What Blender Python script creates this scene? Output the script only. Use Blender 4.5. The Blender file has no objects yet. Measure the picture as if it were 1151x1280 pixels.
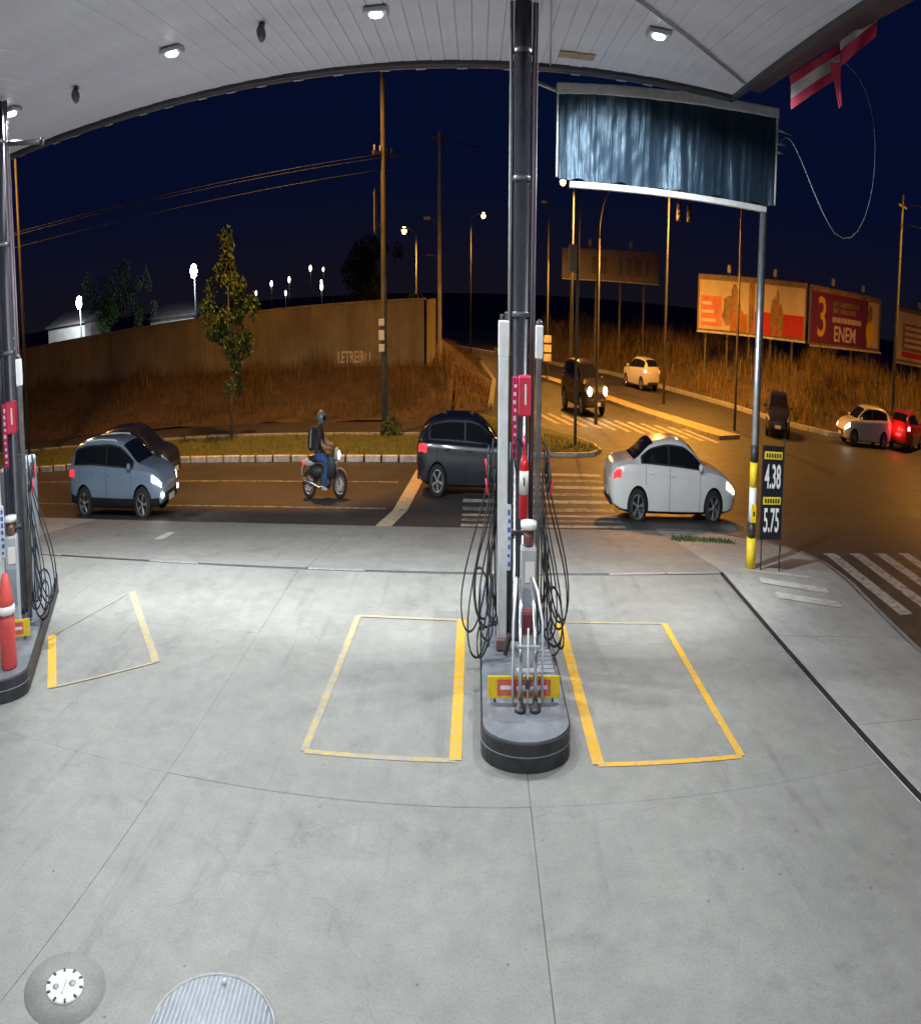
import bpy, bmesh, math, random
import numpy as np
from mathutils import Matrix, Vector
random.seed(7)
SC = bpy.context.scene
COL = SC.collection
rad = math.radians
PI = math.pi

# ------------------------------------------------------------------ camera (wide security camera, anamorphic: 79 x 43 degrees)
cam = bpy.data.cameras.new('camera')
camo = bpy.data.objects.new('camera', cam); COL.objects.link(camo); SC.camera = camo
cam.type = 'PANO'; cam.panorama_type = 'EQUIRECTANGULAR'
cam.longitude_min, cam.longitude_max = rad(-39.57), rad(39.57)
cam.latitude_min, cam.latitude_max = rad(-21.395), rad(21.395)
cam.clip_start, cam.clip_end = 0.05, 3000
camo.matrix_world = (Matrix.Translation((0, 0, 3.2)) @ Matrix.Rotation(0.02285, 4, 'Z') @ Matrix.Rotation(rad(-9.322), 4, 'X')
                     @ Matrix.Rotation(rad(-0.265), 4, 'Y') @ Matrix.Rotation(PI / 2, 4, 'X'))

# ------------------------------------------------------------------ night sky
W = bpy.data.worlds.new('World'); SC.world = W; W.use_nodes = True
wn, wl = W.node_tree.nodes, W.node_tree.links
tc = wn.new('ShaderNodeTexCoord'); sx = wn.new('ShaderNodeSeparateXYZ'); cr = wn.new('ShaderNodeValToRGB')
wl.new(tc.outputs['Generated'], sx.inputs[0]); wl.new(sx.outputs['Z'], cr.inputs[0]); wl.new(cr.outputs[0], wn['Background'].inputs[0])
e = cr.color_ramp.elements
e[0].position, e[0].color = 0.0, (0.0060, 0.0052, 0.0100, 1)
e[1].position, e[1].color = 0.30, (0.0010, 0.0040, 0.0235, 1)
q = e.new(0.09); q.color = (0.0016, 0.0038, 0.0200, 1)
wn['Background'].inputs[1].default_value = 1.0
# the moon-dark sky light: a very weak sun
sun = bpy.data.lights.new('sun', 'SUN'); sun.energy = 0.004; sun.angle = rad(10); sun.color = (.7, .8, 1)
suno = bpy.data.objects.new('sun', sun); COL.objects.link(suno); suno.rotation_euler = (rad(30), rad(20), 0)

VS = SC.view_settings
VS.view_transform = 'Standard'; VS.look = 'None'; VS.exposure = 0.0; VS.gamma = 1.0; VS.use_curve_mapping = False
SC.cycles.use_denoising = True
SC.cycles.max_bounces = 6; SC.cycles.diffuse_bounces = 3; SC.cycles.glossy_bounces = 3; SC.cycles.transmission_bounces = 4
SC.cycles.sample_clamp_indirect = 4.0
SC.cycles.caustics_reflective = False; SC.cycles.caustics_refractive = False

# ------------------------------------------------------------------ helpers
def lerp(a, b, t): return a + (b - a) * t
def clamp(v, a=0., b=1.): return max(a, min(b, v))

class MB:
    """collects simple shapes into ONE mesh"""
    def __init__(s): s.v, s.f, s.m, s.sm, s.mats = [], [], [], [], []
    def mi(s, m):
        if m is None: return 0
        if m not in s.mats: s.mats.append(m)
        return s.mats.index(m)
    def add(s, vs, fs, m=None, smooth=False):
        o = len(s.v); k = s.mi(m); s.v += [tuple(p) for p in vs]
        for f in fs: s.f.append([o + i for i in f]); s.m.append(k); s.sm.append(smooth)
        return s
    def box(s, c, d, m=None, rot=None, bev=0.0):
        hx, hy, hz = d[0] / 2, d[1] / 2, d[2] / 2
        if bev > 0:
            b = min(bev, hx * .95, hy * .95, hz * .95); vs = []; idx = {}
            for sx_ in (-1, 1):
                for sy in (-1, 1):
                    for sz in (-1, 1):
                        for ax in range(3):
                            p = [sx_ * (hx - b), sy * (hy - b), sz * (hz - b)]; p[ax] += (sx_, sy, sz)[ax] * b
                            idx[(sx_, sy, sz, ax)] = len(vs); vs.append(Vector(p))
            fs = []
            S = [(-1, -1), (1, -1), (1, 1), (-1, 1)]
            for sg in (-1, 1):
                fx = [idx[(sg, a, c_, 0)] for a, c_ in S]; fy = [idx[(a, sg, c_, 1)] for a, c_ in S]; fz = [idx[(a, c_, sg, 2)] for a, c_ in S]
                fs += [fx if sg > 0 else fx[::-1], fy[::-1] if sg > 0 else fy, fz if sg > 0 else fz[::-1]]
            for a in (-1, 1):
                for c_ in (-1, 1):
                    fs.append([idx[(-1, a, c_, 1)], idx[(1, a, c_, 1)], idx[(1, a, c_, 2)], idx[(-1, a, c_, 2)]])
                    fs.append([idx[(a, -1, c_, 0)], idx[(a, 1, c_, 0)], idx[(a, 1, c_, 2)], idx[(a, -1, c_, 2)]])
                    fs.append([idx[(a, c_, -1, 0)], idx[(a, c_, 1, 0)], idx[(a, c_, 1, 1)], idx[(a, c_, -1, 1)]])
                    for d_ in (-1, 1): fs.append([idx[(a, c_, d_, 0)], idx[(a, c_, d_, 1)], idx[(a, c_, d_, 2)]])
        else:
            vs = [Vector((x * hx, y * hy, z * hz)) for x in (-1, 1) for y in (-1, 1) for z in (-1, 1)]
            fs = [(0, 1, 3, 2), (4, 6, 7, 5), (0, 4, 5, 1), (2, 3, 7, 6), (0, 2, 6, 4), (1, 5, 7, 3)]
        if rot is not None: vs = [rot @ p for p in vs]
        c = Vector(c)
        return s.add([p + c for p in vs], fs, m)
    def tube(s, pts, r, n=8, m=None, cap=True):
        pts = [Vector(p) for p in pts]; rs = r if isinstance(r, (list, tuple)) else [r] * len(pts)
        vs, fs = [], []; up = Vector((0, 0, 1)); prev = None
        for i, p in enumerate(pts):
            t = (pts[min(i + 1, len(pts) - 1)] - pts[max(i - 1, 0)]).normalized()
            if prev is None:
                a = up if abs(t.z) < .95 else Vector((1, 0, 0)); u = t.cross(a).normalized()
            else:
                u = (prev - t * prev.dot(t)); u = u.normalized() if u.length > 1e-6 else t.orthogonal().normalized()
            prev = u; w = t.cross(u)
            for k in range(n):
                an = 2 * PI * k / n; vs.append(p + (u * math.cos(an) + w * math.sin(an)) * rs[i])
        for i in range(len(pts) - 1):
            for k in range(n): fs.append((i * n + k, i * n + (k + 1) % n, (i + 1) * n + (k + 1) % n, (i + 1) * n + k))
        s.add(vs, fs, m, True)
        if cap:
            b = (len(pts) - 1) * n
            s.add([vs[k] for k in range(n)], [tuple(range(n))[::-1]], m); s.add([vs[b + k] for k in range(n)], [tuple(range(n))], m)
        return s
    def lathe(s, prof, c=(0, 0, 0), n=24, m=None, axis='Z', smooth=True, rot=None, cap=True):
        vs, fs = [], []
        for r, z in prof:
            for k in range(n):
                a = 2 * PI * k / n; p = Vector((r * math.cos(a), r * math.sin(a), z))
                if axis == 'Y': p = Vector((p.x, p.z, p.y))
                if axis == 'X': p = Vector((p.z, p.x, p.y))
                if rot is not None: p = rot @ p
                vs.append(p + Vector(c))
        for i in range(len(prof) - 1):
            for k in range(n): fs.append((i * n + k, i * n + (k + 1) % n, (i + 1) * n + (k + 1) % n, (i + 1) * n + k))
        s.add(vs, fs, m, smooth)
        if not cap: return s
        if prof[0][0] > 1e-4: s.add(vs[:n], [tuple(range(n))[::-1]], m)
        if prof[-1][0] > 1e-4: s.add(vs[-n:], [tuple(range(n))], m)
        return s
    def ball(s, c, r, m=None, n=16):
        r = (r, r, r) if not isinstance(r, (tuple, list)) else r; k = n // 2
        vs, fs = [], []
        for i in range(k + 1):
            for j in range(n):
                a, b = PI * i / k, 2 * PI * j / n
                vs.append((c[0] + r[0] * math.sin(a) * math.cos(b), c[1] + r[1] * math.sin(a) * math.sin(b), c[2] + r[2] * math.cos(a)))
        for i in range(k):
            for j in range(n): fs.append((i * n + j, (i + 1) * n + j, (i + 1) * n + (j + 1) % n, i * n + (j + 1) % n))
        return s.add(vs, fs, m, True)
    def prism(s, poly, z0, z1, m=None):
        """poly: (x, y) list counter-clockwise"""
        n = len(poly); vs = [(x, y, z0) for x, y in poly] + [(x, y, z1) for x, y in poly]
        fs = [tuple(range(n))[::-1], tuple(range(n, 2 * n))] + [(i, (i + 1) % n, n + (i + 1) % n, n + i) for i in range(n)]
        return s.add(vs, fs, m)
    def build(s, name, mat=None, parent=None, loc=None, rz=None):
        me = bpy.data.meshes.new(name); me.from_pydata(s.v, [], s.f)
        if s.mats:
            for m in s.mats: me.materials.append(m)
            me.polygons.foreach_set('material_index', s.m)
        elif mat is not None: me.materials.append(mat)
        me.polygons.foreach_set('use_smooth', s.sm)
        bm = bmesh.new(); bm.from_mesh(me); bmesh.ops.remove_doubles(bm, verts=bm.verts, dist=1e-6); bmesh.ops.recalc_face_normals(bm, faces=bm.faces); bm.to_mesh(me); bm.free()
        me.update()
        return link(name, me, parent, loc, rz)

def link(name, me, parent=None, loc=None, rz=None):
    o = bpy.data.objects.new(name, me); COL.objects.link(o)
    if parent is not None: o.parent = parent
    if loc is not None: o.location = loc
    if rz is not None: o.rotation_euler = (0, 0, rz)
    return o
def tag(o, label=None, cat=None, group=None, kind=None):
    for k, v in (('label', label), ('category', cat), ('group', group), ('kind', kind)):
        if v is not None: o[k] = v
    return o
def thing(name, label, cat, loc=(0, 0, 0), rz=0, group=None):
    o = bpy.data.objects.new(name, None); COL.objects.link(o); o.empty_display_size = .1
    o.location = loc; o.rotation_euler = (0, 0, rz)
    return tag(o, label, cat, group)
def copy_tree(o, parent=None):
    c = o.copy(); COL.objects.link(c); c.parent = parent
    for ch in [x for x in bpy.data.objects if x.parent == o]: copy_tree(ch, c)
    return c
def text_mesh(txt, size, ext=0.004, sx_=1.0, bold=0.0):
    cu = bpy.data.curves.new('lettering', 'FONT'); cu.body = txt; cu.size = size; cu.extrude = ext; cu.offset = bold
    cu.align_x = 'CENTER'; cu.align_y = 'CENTER'; cu.resolution_u = 3
    o = bpy.data.objects.new('tmp', cu); COL.objects.link(o)
    me = bpy.data.meshes.new_from_object(o.evaluated_get(bpy.context.evaluated_depsgraph_get())); bpy.data.objects.remove(o)
    me.transform(Matrix.Diagonal((sx_, 1, 1, 1)))
    return me
def lettering(name, txt, size, mat, parent, loc, rot=(PI / 2, 0, 0), sx_=1.0, bold=0.0):
    me = text_mesh(txt, size, .004, sx_, bold); me.materials.clear(); me.materials.append(mat)
    o = link(name, me, parent, loc); o.rotation_euler = rot
    return o

# ------------------------------------------------------------------ materials
def mat(name, col, rough=.6, metal=0., var=.0, scale=4., bump=0., bscale=None, emit=None, es=0., coat=0., spec=None, col2=None, alpha=None):
    m = bpy.data.materials.new(name); m.use_nodes = True; n, l = m.node_tree.nodes, m.node_tree.links
    b = n['Principled BSDF']; b.inputs['Roughness'].default_value = rough; b.inputs['Metallic'].default_value = metal
    b.inputs['Base Color'].default_value = (*col, 1)
    if coat: b.inputs['Coat Weight'].default_value = coat; b.inputs['Coat Roughness'].default_value = .08
    if spec is not None: b.inputs['Specular IOR Level'].default_value = spec
    if emit: b.inputs['Emission Color'].default_value = (*emit, 1); b.inputs['Emission Strength'].default_value = es
    if var or bump:
        t = n.new('ShaderNodeTexCoord'); z = n.new('ShaderNodeTexNoise'); z.inputs['Scale'].default_value = scale; z.inputs['Detail'].default_value = 6; z.inputs['Roughness'].default_value = .65
        l.new(t.outputs['Object'], z.inputs['Vector'])
        if var:
            c2 = col2 or tuple(c * (1 - var) for c in col); c1 = tuple(min(1, c * (1 + var * .6)) for c in col)
            r = n.new('ShaderNodeValToRGB'); r.color_ramp.elements[0].position = .32; r.color_ramp.elements[1].position = .68
            r.color_ramp.elements[0].color = (*c2, 1); r.color_ramp.elements[1].color = (*c1, 1)
            l.new(z.outputs['Fac'], r.inputs[0]); l.new(r.outputs[0], b.inputs['Base Color'])
        if bump:
            z2 = n.new('ShaderNodeTexNoise'); z2.inputs['Scale'].default_value = bscale or scale * 3; z2.inputs['Detail'].default_value = 5
            l.new(t.outputs['Object'], z2.inputs['Vector'])
            bp = n.new('ShaderNodeBump'); bp.inputs['Strength'].default_value = bump; bp.inputs['Distance'].default_value = .02
            l.new(z2.outputs['Fac'], bp.inputs['Height']); l.new(bp.outputs[0], b.inputs['Normal'])
    return m
def N(m, t): return m.node_tree.nodes.new(t)

def concrete_mat(name, c_lo, c_hi, stains=True, bays=()):
    m = bpy.data.materials.new(name); m.use_nodes = True; n, l = m.node_tree.nodes, m.node_tree.links; b = n['Principled BSDF']
    t = n.new('ShaderNodeTexCoord')
    def noise(sc, det=5, ro=.6, vec=None):
        z = n.new('ShaderNodeTexNoise'); z.inputs['Scale'].default_value = sc; z.inputs['Detail'].default_value = det; z.inputs['Roughness'].default_value = ro
        l.new(vec or t.outputs['Object'], z.inputs['Vector']); return z.outputs['Fac']
    def ramp(f, a, b_, ca, cb):
        r = n.new('ShaderNodeValToRGB'); r.color_ramp.elements[0].position = a; r.color_ramp.elements[1].position = b_
        r.color_ramp.elements[0].color = (*ca, 1); r.color_ramp.elements[1].color = (*cb, 1); l.new(f, r.inputs[0]); return r.outputs[0]
    def mul(a, b_):
        x = n.new('ShaderNodeMix'); x.data_type = 'RGBA'; x.blend_type = 'MULTIPLY'; x.inputs[0].default_value = 1
        l.new(a, x.inputs[6]); l.new(b_, x.inputs[7]); return x.outputs[2]
    o = ramp(noise(.55, 8, .68), .3, .7, c_lo, c_hi)
    o = mul(o, ramp(noise(3.2, 8, .7), .28, .62, (.84, .84, .85), (1.05, 1.05, 1.04)))
    o = mul(o, ramp(noise(38, 3, .6), .30, .5, (.78, .78, .78), (1, 1, 1)))
    if stains:
        o = mul(o, ramp(noise(.9, 10, .75), .54, .74, (1, 1, 1), (.66, .66, .67)))       # oil-darkened patches
        v = n.new('ShaderNodeTexVoronoi'); v.inputs['Scale'].default_value = 2.6; l.new(t.outputs['Object'], v.inputs['Vector'])
        o = mul(o, ramp(v.outputs['Distance'], .030, .055, (.50, .50, .50), (1, 1, 1)))    # small drips
        mp = n.new('ShaderNodeMapping'); mp.inputs['Scale'].default_value = (2.2, .18, 1); mp.inputs['Rotation'].default_value = (0, 0, .35); l.new(t.outputs['Object'], mp.inputs[0])
        o = mul(o, ramp(noise(1.4, 7, .7, mp.outputs[0]), .56, .72, (1, 1, 1), (.76, .76, .77)))  # tyre drag marks
        # hair cracks
        w = n.new('ShaderNodeTexVoronoi'); w.feature = 'DISTANCE_TO_EDGE'; w.inputs['Scale'].default_value = .22
        nz = n.new('ShaderNodeTexNoise'); nz.inputs['Scale'].default_value = 1.1; nz.inputs['Detail'].default_value = 6; l.new(t.outputs['Object'], nz.inputs['Vector'])
        mx = n.new('ShaderNodeMix'); mx.data_type = 'RGBA'; mx.blend_type = 'LINEAR_LIGHT'; mx.inputs[0].default_value = .5
        l.new(t.outputs['Object'], mx.inputs[6]); l.new(nz.outputs['Color'], mx.inputs[7]); l.new(mx.outputs[2], w.inputs['Vector'])
        o = mul(o, ramp(w.outputs['Distance'], .0003, .0008, (.90, .90, .89), (1, 1, 1)))
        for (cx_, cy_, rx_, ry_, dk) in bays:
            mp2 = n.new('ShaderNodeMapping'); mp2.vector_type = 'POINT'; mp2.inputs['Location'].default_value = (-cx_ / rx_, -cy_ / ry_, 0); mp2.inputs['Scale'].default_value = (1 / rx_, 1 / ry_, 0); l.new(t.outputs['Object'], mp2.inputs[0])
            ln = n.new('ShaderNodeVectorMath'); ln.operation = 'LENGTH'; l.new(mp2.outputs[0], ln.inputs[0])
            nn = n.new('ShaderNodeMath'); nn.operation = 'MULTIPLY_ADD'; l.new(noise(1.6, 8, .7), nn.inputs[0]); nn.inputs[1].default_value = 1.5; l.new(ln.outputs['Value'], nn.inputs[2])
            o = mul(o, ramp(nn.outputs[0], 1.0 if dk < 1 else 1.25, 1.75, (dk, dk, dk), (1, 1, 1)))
    l.new(o, b.inputs['Base Color'])
    rr = n.new('ShaderNodeMapRange'); rr.inputs[3].default_value = .48; rr.inputs[4].default_value = .8; l.new(noise(1.7, 6, .6), rr.inputs[0]); l.new(rr.outputs[0], b.inputs['Roughness'])
    bp = n.new('ShaderNodeBump'); bp.inputs['Strength'].default_value = .25; bp.inputs['Distance'].default_value = .01; l.new(noise(26, 4), bp.inputs['Height']); l.new(bp.outputs[0], b.inputs['Normal'])
    return m
def worn_paint(name, col, under, wear=.5, scale=9):
    m = bpy.data.materials.new(name); m.use_nodes = True; n, l = m.node_tree.nodes, m.node_tree.links; b = n['Principled BSDF']
    t = n.new('ShaderNodeTexCoord'); z = n.new('ShaderNodeTexNoise'); z.inputs['Scale'].default_value = scale; z.inputs['Detail'].default_value = 9; z.inputs['Roughness'].default_value = .75
    l.new(t.outputs['Object'], z.inputs['Vector']); r = n.new('ShaderNodeValToRGB')
    r.color_ramp.elements[0].position = wear - .12; r.color_ramp.elements[1].position = wear + .06
    r.color_ramp.elements[0].color = (*under, 1); r.color_ramp.elements[1].color = (*col, 1)
    l.new(z.outputs['Fac'], r.inputs[0]); l.new(r.outputs[0], b.inputs['Base Color']); b.inputs['Roughness'].default_value = .6
    return m

M = {}
M['concrete'] = concrete_mat('concrete', (.44, .437, .41), (.56, .556, .52), bays=((-1.35, 11.0, 1.25, 2.3, .76), (2.75, 10.9, 1.2, 2.2, .78), (-6.9, 11.2, 1.1, 1.9, .84), (.73, 8.9, 1.0, 1.1, 1.3), (2.6, 6.4, 1.6, .8, .86)))  # paler entry at the island: worn ring plus light pool put into the colour
M['concrete_old'] = concrete_mat('old concrete', (.37, .36, .345), (.50, .49, .465))
M['joint'] = mat('joint filler', (.10, .10, .095), .9)
M['asphalt'] = concrete_mat('asphalt', (.040, .039, .038), (.062, .060, .058))
M['yellow_paint'] = worn_paint('yellow floor paint', (.78, .42, .015), (.36, .34, .29), .455)
M['yellow_faded'] = worn_paint('faded yellow floor paint', (.62, .42, .08), (.33, .325, .30), .575, 6)
M['white_paint'] = worn_paint('white road paint', (.62, .60, .55), (.10, .10, .095), .47, 5)
M['white_faded'] = worn_paint('faded white road paint', (.40, .38, .35), (.075, .073, .07), .52, 4)
M['white_on_concrete'] = worn_paint('faded white paint on concrete', (.66, .64, .60), (.38, .37, .35), .47, 4)
M['drain'] = mat('drain channel', (.012, .012, .013), .7)
M['steel'] = mat('galvanised steel', (.50, .51, .53), .38, .85, .25, 9)
M['grate'] = mat('worn grate steel', (.40, .41, .42), .5, .5, .3, 12)
M['kerb'] = mat('grey kerb stone', (.32, .31, .30), .85, 0, .35, 5, .3)
M['kerb_white'] = mat('white washed kerb', (.62, .60, .55), .85, 0, .4, 4, .3)
M['kerb_yellow'] = mat('faded yellow kerb', (.33, .28, .17), .85, 0, .4, 3, .3)
M['soil'] = mat('dry reddish soil', (.115, .080, .048), .95, 0, .5, .8, .6, 6)
M['turf'] = mat('dry turf', (.11, .115, .030), .95, 0, .5, 2.5, .7, 18)
M['ground'] = mat('dark earth', (.07, .06, .045), .95, 0, .5, .3)
M['black_rubber'] = mat('black rubber', (.02, .02, .021), .55, 0, .3, 6)
M['island_black'] = mat('black island paint', (.035, .036, .042), .45, 0, .45, 5, .15)
M['island_grey'] = mat('grey island paint', (.20, .215, .245), .5, 0, .32, 2.6, .15)
M['col_black'] = mat('black gloss column paint', (.022, .022, .03), .22, 0, .3, 3, .12, 5)
M['silver'] = mat('brushed aluminium', (.78, .81, .83), .38, .15, .15, 6)
M['grey_plastic'] = mat('light grey plastic', (.42, .45, .48), .45, 0, .15, 4)
M['bluegrey'] = mat('blue grey enamel', (.26, .31, .37), .4, 0, .2, 5)
M['white_plastic'] = mat('white plastic', (.75, .76, .77), .4, 0, .12, 8)
M['red_sign'] = mat('red sign plastic', (.62, .035, .075), .4, 0, .12, 5)
M['red_ext'] = mat('red extinguisher paint', (.60, .012, .018), .3, 0, .1, 5, coat=.3)
M['red_cloth'] = mat('faded red vinyl cover', (.70, .085, .075), .5, 0, .2, 3, .4, 8)
M['dark_red'] = mat('dark red filter', (.16, .022, .035), .45)
M['blue_print'] = mat('blue print', (.03, .11, .62), .5)
M['yellow_plate'] = mat('yellow sticker', (.80, .58, .02), .5, 0, .15, 9)
M['red_plate'] = mat('red sticker', (.66, .13, .10), .5, 0, .2, 9)
M['white_print'] = mat('white print', (.78, .76, .74), .55)
M['dark_print'] = mat('dark print', (.03, .03, .03), .6)
M['chrome'] = mat('dull chrome', (.66, .67, .70), .25, .9, .2, 12)
M['chain'] = mat('dark steel', (.10, .10, .11), .4, .6, .3, 14)
M['ceiling'] = mat('ceiling panel', (.78, .78, .90), .5, 0, .10, .7)
M['fascia'] = mat('dark fascia', (.045, .042, .055), .45, 0, .3, 2)
M['fascia_edge'] = mat('worn fascia lip', (.16, .15, .17), .35, .4, .5, 3)
M['lamp_glass'] = mat('lit lamp lens', (.9, .9, .9), .4, emit=(1, .98, .95), es=30)
M['sodium_glass'] = mat('lit sodium lens', (.9, .8, .6), .4, emit=(1, .60, .17), es=26)
M['flood_glass'] = mat('lit flood lens', (.9, .9, .9), .4, emit=(.86, .95, 1), es=60)
M['far_warm'] = mat('far lamp warm', (.9, .9, .8), .4, emit=(1, .85, .6), es=9)
M['wood_pole'] = mat('weathered concrete pole', (.125, .125, .122), .85, 0, .35, 3, .3)
M['galv_pole'] = mat('painted steel pole', (.13, .13, .13), .5, .3, .3, 3)
M['wire'] = mat('power wire', (.03, .03, .033), .6)
M['cable'] = mat('pale loose cable', (.16, .16, .17), .7)
M['plaster'] = mat('brown plaster wall', (.185, .165, .12), .92, 0, .38, .35, .3, 9)
def streaks(m_, sc=(3.0, 3.0, .12), dark=.62):
    n, l = m_.node_tree.nodes, m_.node_tree.links; bs = n['Principled BSDF']; src = bs.inputs['Base Color'].links[0].from_socket
    tcn = n.new('ShaderNodeTexCoord'); mp = n.new('ShaderNodeMapping'); mp.inputs['Scale'].default_value = sc; l.new(tcn.outputs['Object'], mp.inputs[0])
    z = n.new('ShaderNodeTexNoise'); z.inputs['Scale'].default_value = 1.0; z.inputs['Detail'].default_value = 7; l.new(mp.outputs[0], z.inputs['Vector'])
    r_ = n.new('ShaderNodeValToRGB'); r_.color_ramp.elements[0].position = .45; r_.color_ramp.elements[1].position = .72; r_.color_ramp.elements[0].color = (1, 1, 1, 1); r_.color_ramp.elements[1].color = (dark, dark, dark, 1); l.new(z.outputs['Fac'], r_.inputs[0])
    x = n.new('ShaderNodeMix'); x.data_type = 'RGBA'; x.blend_type = 'MULTIPLY'; x.inputs[0].default_value = 1; l.new(src, x.inputs[6]); l.new(r_.outputs[0], x.inputs[7]); l.new(x.outputs[2], bs.inputs['Base Color'])
streaks(M['plaster'], dark=.80); streaks(M['ceiling'], (1.2, .25, 1), .86); streaks(M['wood_pole'], (8, 8, .4), .7)
M['wall_cap'] = mat('wall coping', (.20, .165, .13), .9, 0, .4, 2)
M['white_wall'] = mat('white wall', (.66, .66, .64), .85, 0, .15, 1)
M['roof'] = mat('roof sheet', (.18, .17, .17), .7, 0, .3, 1)

def add_light(kind, name, loc, power, col, size=.2, spot=None, rot=None, blend=.6, parent=None):
    L = bpy.data.lights.new(name, kind); L.energy = power; L.color = col
    if kind == 'AREA': L.shape = 'DISK'; L.size = size
    else: L.shadow_soft_size = size
    if spot: L.spot_size = spot; L.spot_blend = blend
    o = bpy.data.objects.new(name, L); COL.objects.link(o); o.location = loc
    if rot: o.rotation_euler = rot
    if parent is not None: o.parent = parent
    return o
SODIUM = (1.0, .42, .06)
LED = (.93, .985, 1.0)

# ================================================================== SETTING
ZR = -0.9
YB = (18.0, 25.0)
def zroad(x, y):
    return -0.35 if y <= 18 else (ZR if y >= 25 else lerp(-0.35, ZR, (y - 18) / 7.0))
def zst(x, y):
    a = clamp((y - 15.3) / 6.2) * .58; b = clamp((x - 6.2) / 3.4) * .17
    return -(a + b * (1 - a / .58))

def sheet(name, poly_rows, m, dz, zf=zroad):
    """rows of points -> conforming strip"""
    b = MB(); n = len(poly_rows[0])
    vs = [(x, y, zf(x, y) + dz) for r in poly_rows for x, y in r]
    fs = [(i * n + k, i * n + k + 1, (i + 1) * n + k + 1, (i + 1) * n + k) for i in range(len(poly_rows) - 1) for k in range(n - 1)]
    b.add(vs, fs, m); return b.build(name)
def ysplit(y0, y1, st=1.0):
    ys = [y0 + (y1 - y0) * k / max(1, int(abs(y1 - y0) / st + .99)) for k in range(max(1, int(abs(y1 - y0) / st + .99)) + 1)]
    for yb in YB:
        if min(y0, y1) < yb < max(y0, y1): ys.append(yb)
    return sorted(set(ys))
def stripe(name, x0, y0, x1, y1, w, m, dz=.004, zf=zroad, parent=None):
    """painted band of width w (across) from (x0,y0) to (x1,y1), draped on the surface"""
    d = Vector((x1 - x0, y1 - y0, 0)); L = d.length; u = d / L; p = Vector((-u.y, u.x, 0)) * w / 2
    n = max(1, int(L / .6)); ts = [k / n for k in range(n + 1)]
    if abs(y1 - y0) > 1e-6:
        for yb in YB + (15.3, 21.5):
            t = (yb - y0) / (y1 - y0)
            if 0 < t < 1: ts.append(t)
    ts = sorted(set(ts)); b = MB(); vs = []
    for t in ts:
        x, y = lerp(x0, x1, t), lerp(y0, y1, t)
        for sg in (-1, 1):
            X, Y = x + sg * p.x, y + sg * p.y; vs.append((X, Y, zf(X, Y) + dz))
    b.add(vs, [(2 * i, 2 * i + 1, 2 * i + 3, 2 * i + 2) for i in range(len(ts) - 1)], m)
    return b.build(name, parent=parent)

# ground to the horizon
g = MB(); g.add([(-900, -200, -1.3), (900, -200, -1.3), (900, 1500, -1.3), (-900, 1500, -1.3)], [(0, 1, 2, 3)]); tag(g.build('ground', M['ground']), kind='structure')
# asphalt
rows = [[(x, y) for x in (-70, -40, -20, 0, 20, 40, 70)] for y in (-12, 0, 10, 18, 20, 22, 25, 30, 40, 60, 90, 130)]
road = tag(sheet('road', rows, M['asphalt'], 0), kind='structure')

# ---- forecourt: concrete slabs with open joints
fore = MB(); fore.box((-4.0, 4.8, -.30), (20.4, 20.9, .2), M['joint']); FC = tag(fore.build('forecourt'), kind='structure')
XJ = [-14.0, -9.1, -4.2, .72, 5.93]; YJ = [-5.5, -.6, 3.6, 8.06, 12.1, 15.17]
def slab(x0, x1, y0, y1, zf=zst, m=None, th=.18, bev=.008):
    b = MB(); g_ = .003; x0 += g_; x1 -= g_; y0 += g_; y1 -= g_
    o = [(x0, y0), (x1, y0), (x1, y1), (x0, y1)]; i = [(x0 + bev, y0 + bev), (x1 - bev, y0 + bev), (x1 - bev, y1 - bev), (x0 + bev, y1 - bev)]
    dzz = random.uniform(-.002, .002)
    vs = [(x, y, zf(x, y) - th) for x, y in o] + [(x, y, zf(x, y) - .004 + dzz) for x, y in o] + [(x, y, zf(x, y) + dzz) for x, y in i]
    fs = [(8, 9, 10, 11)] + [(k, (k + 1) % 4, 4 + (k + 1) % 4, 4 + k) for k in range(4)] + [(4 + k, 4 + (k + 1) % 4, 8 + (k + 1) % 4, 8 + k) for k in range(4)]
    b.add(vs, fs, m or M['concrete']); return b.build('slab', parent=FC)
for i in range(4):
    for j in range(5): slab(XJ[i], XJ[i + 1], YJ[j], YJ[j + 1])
# ramp slabs down to the street
XR = [-20.0, -14.0, -9.1, -4.05, .9, 6.08]
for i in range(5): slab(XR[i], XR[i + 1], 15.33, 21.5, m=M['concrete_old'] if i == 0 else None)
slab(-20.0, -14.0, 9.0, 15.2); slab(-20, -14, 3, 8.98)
# eastern strip between drain and side street
EDGE = [(9.0, -5.5), (9.0, 5), (9.1, 9), (9.25, 11.3), (9.42, 12.8), (9.76, 15.2), (10.05, 17.0), (9.95, 18.6), (9.3, 20.0), (8.2, 20.95), (7.1, 21.4), (6.1, 21.5)]
def strip_slab(pts):
    b = MB(); n = len(pts); vs = [(x, y, zst(x, y)) for x, y in pts] + [(x, y, zst(x, y) - .45) for x, y in pts]
    b.add(vs, [tuple(range(n))] + [(k, (k + 1) % n, n + (k + 1) % n, n + k) for k in range(n)], M['concrete_old']); o = b.build('slab', parent=FC)
    bm = bmesh.new(); bm.from_mesh(o.data); bmesh.ops.triangulate(bm, faces=[f for f in bm.faces if len(f.verts) > 4]); bm.to_mesh(o.data); bm.free()
strip_slab([(6.1, 15.34)] + [(8.0, 15.33), (9.74, 15.33)] + EDGE[6:])
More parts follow.
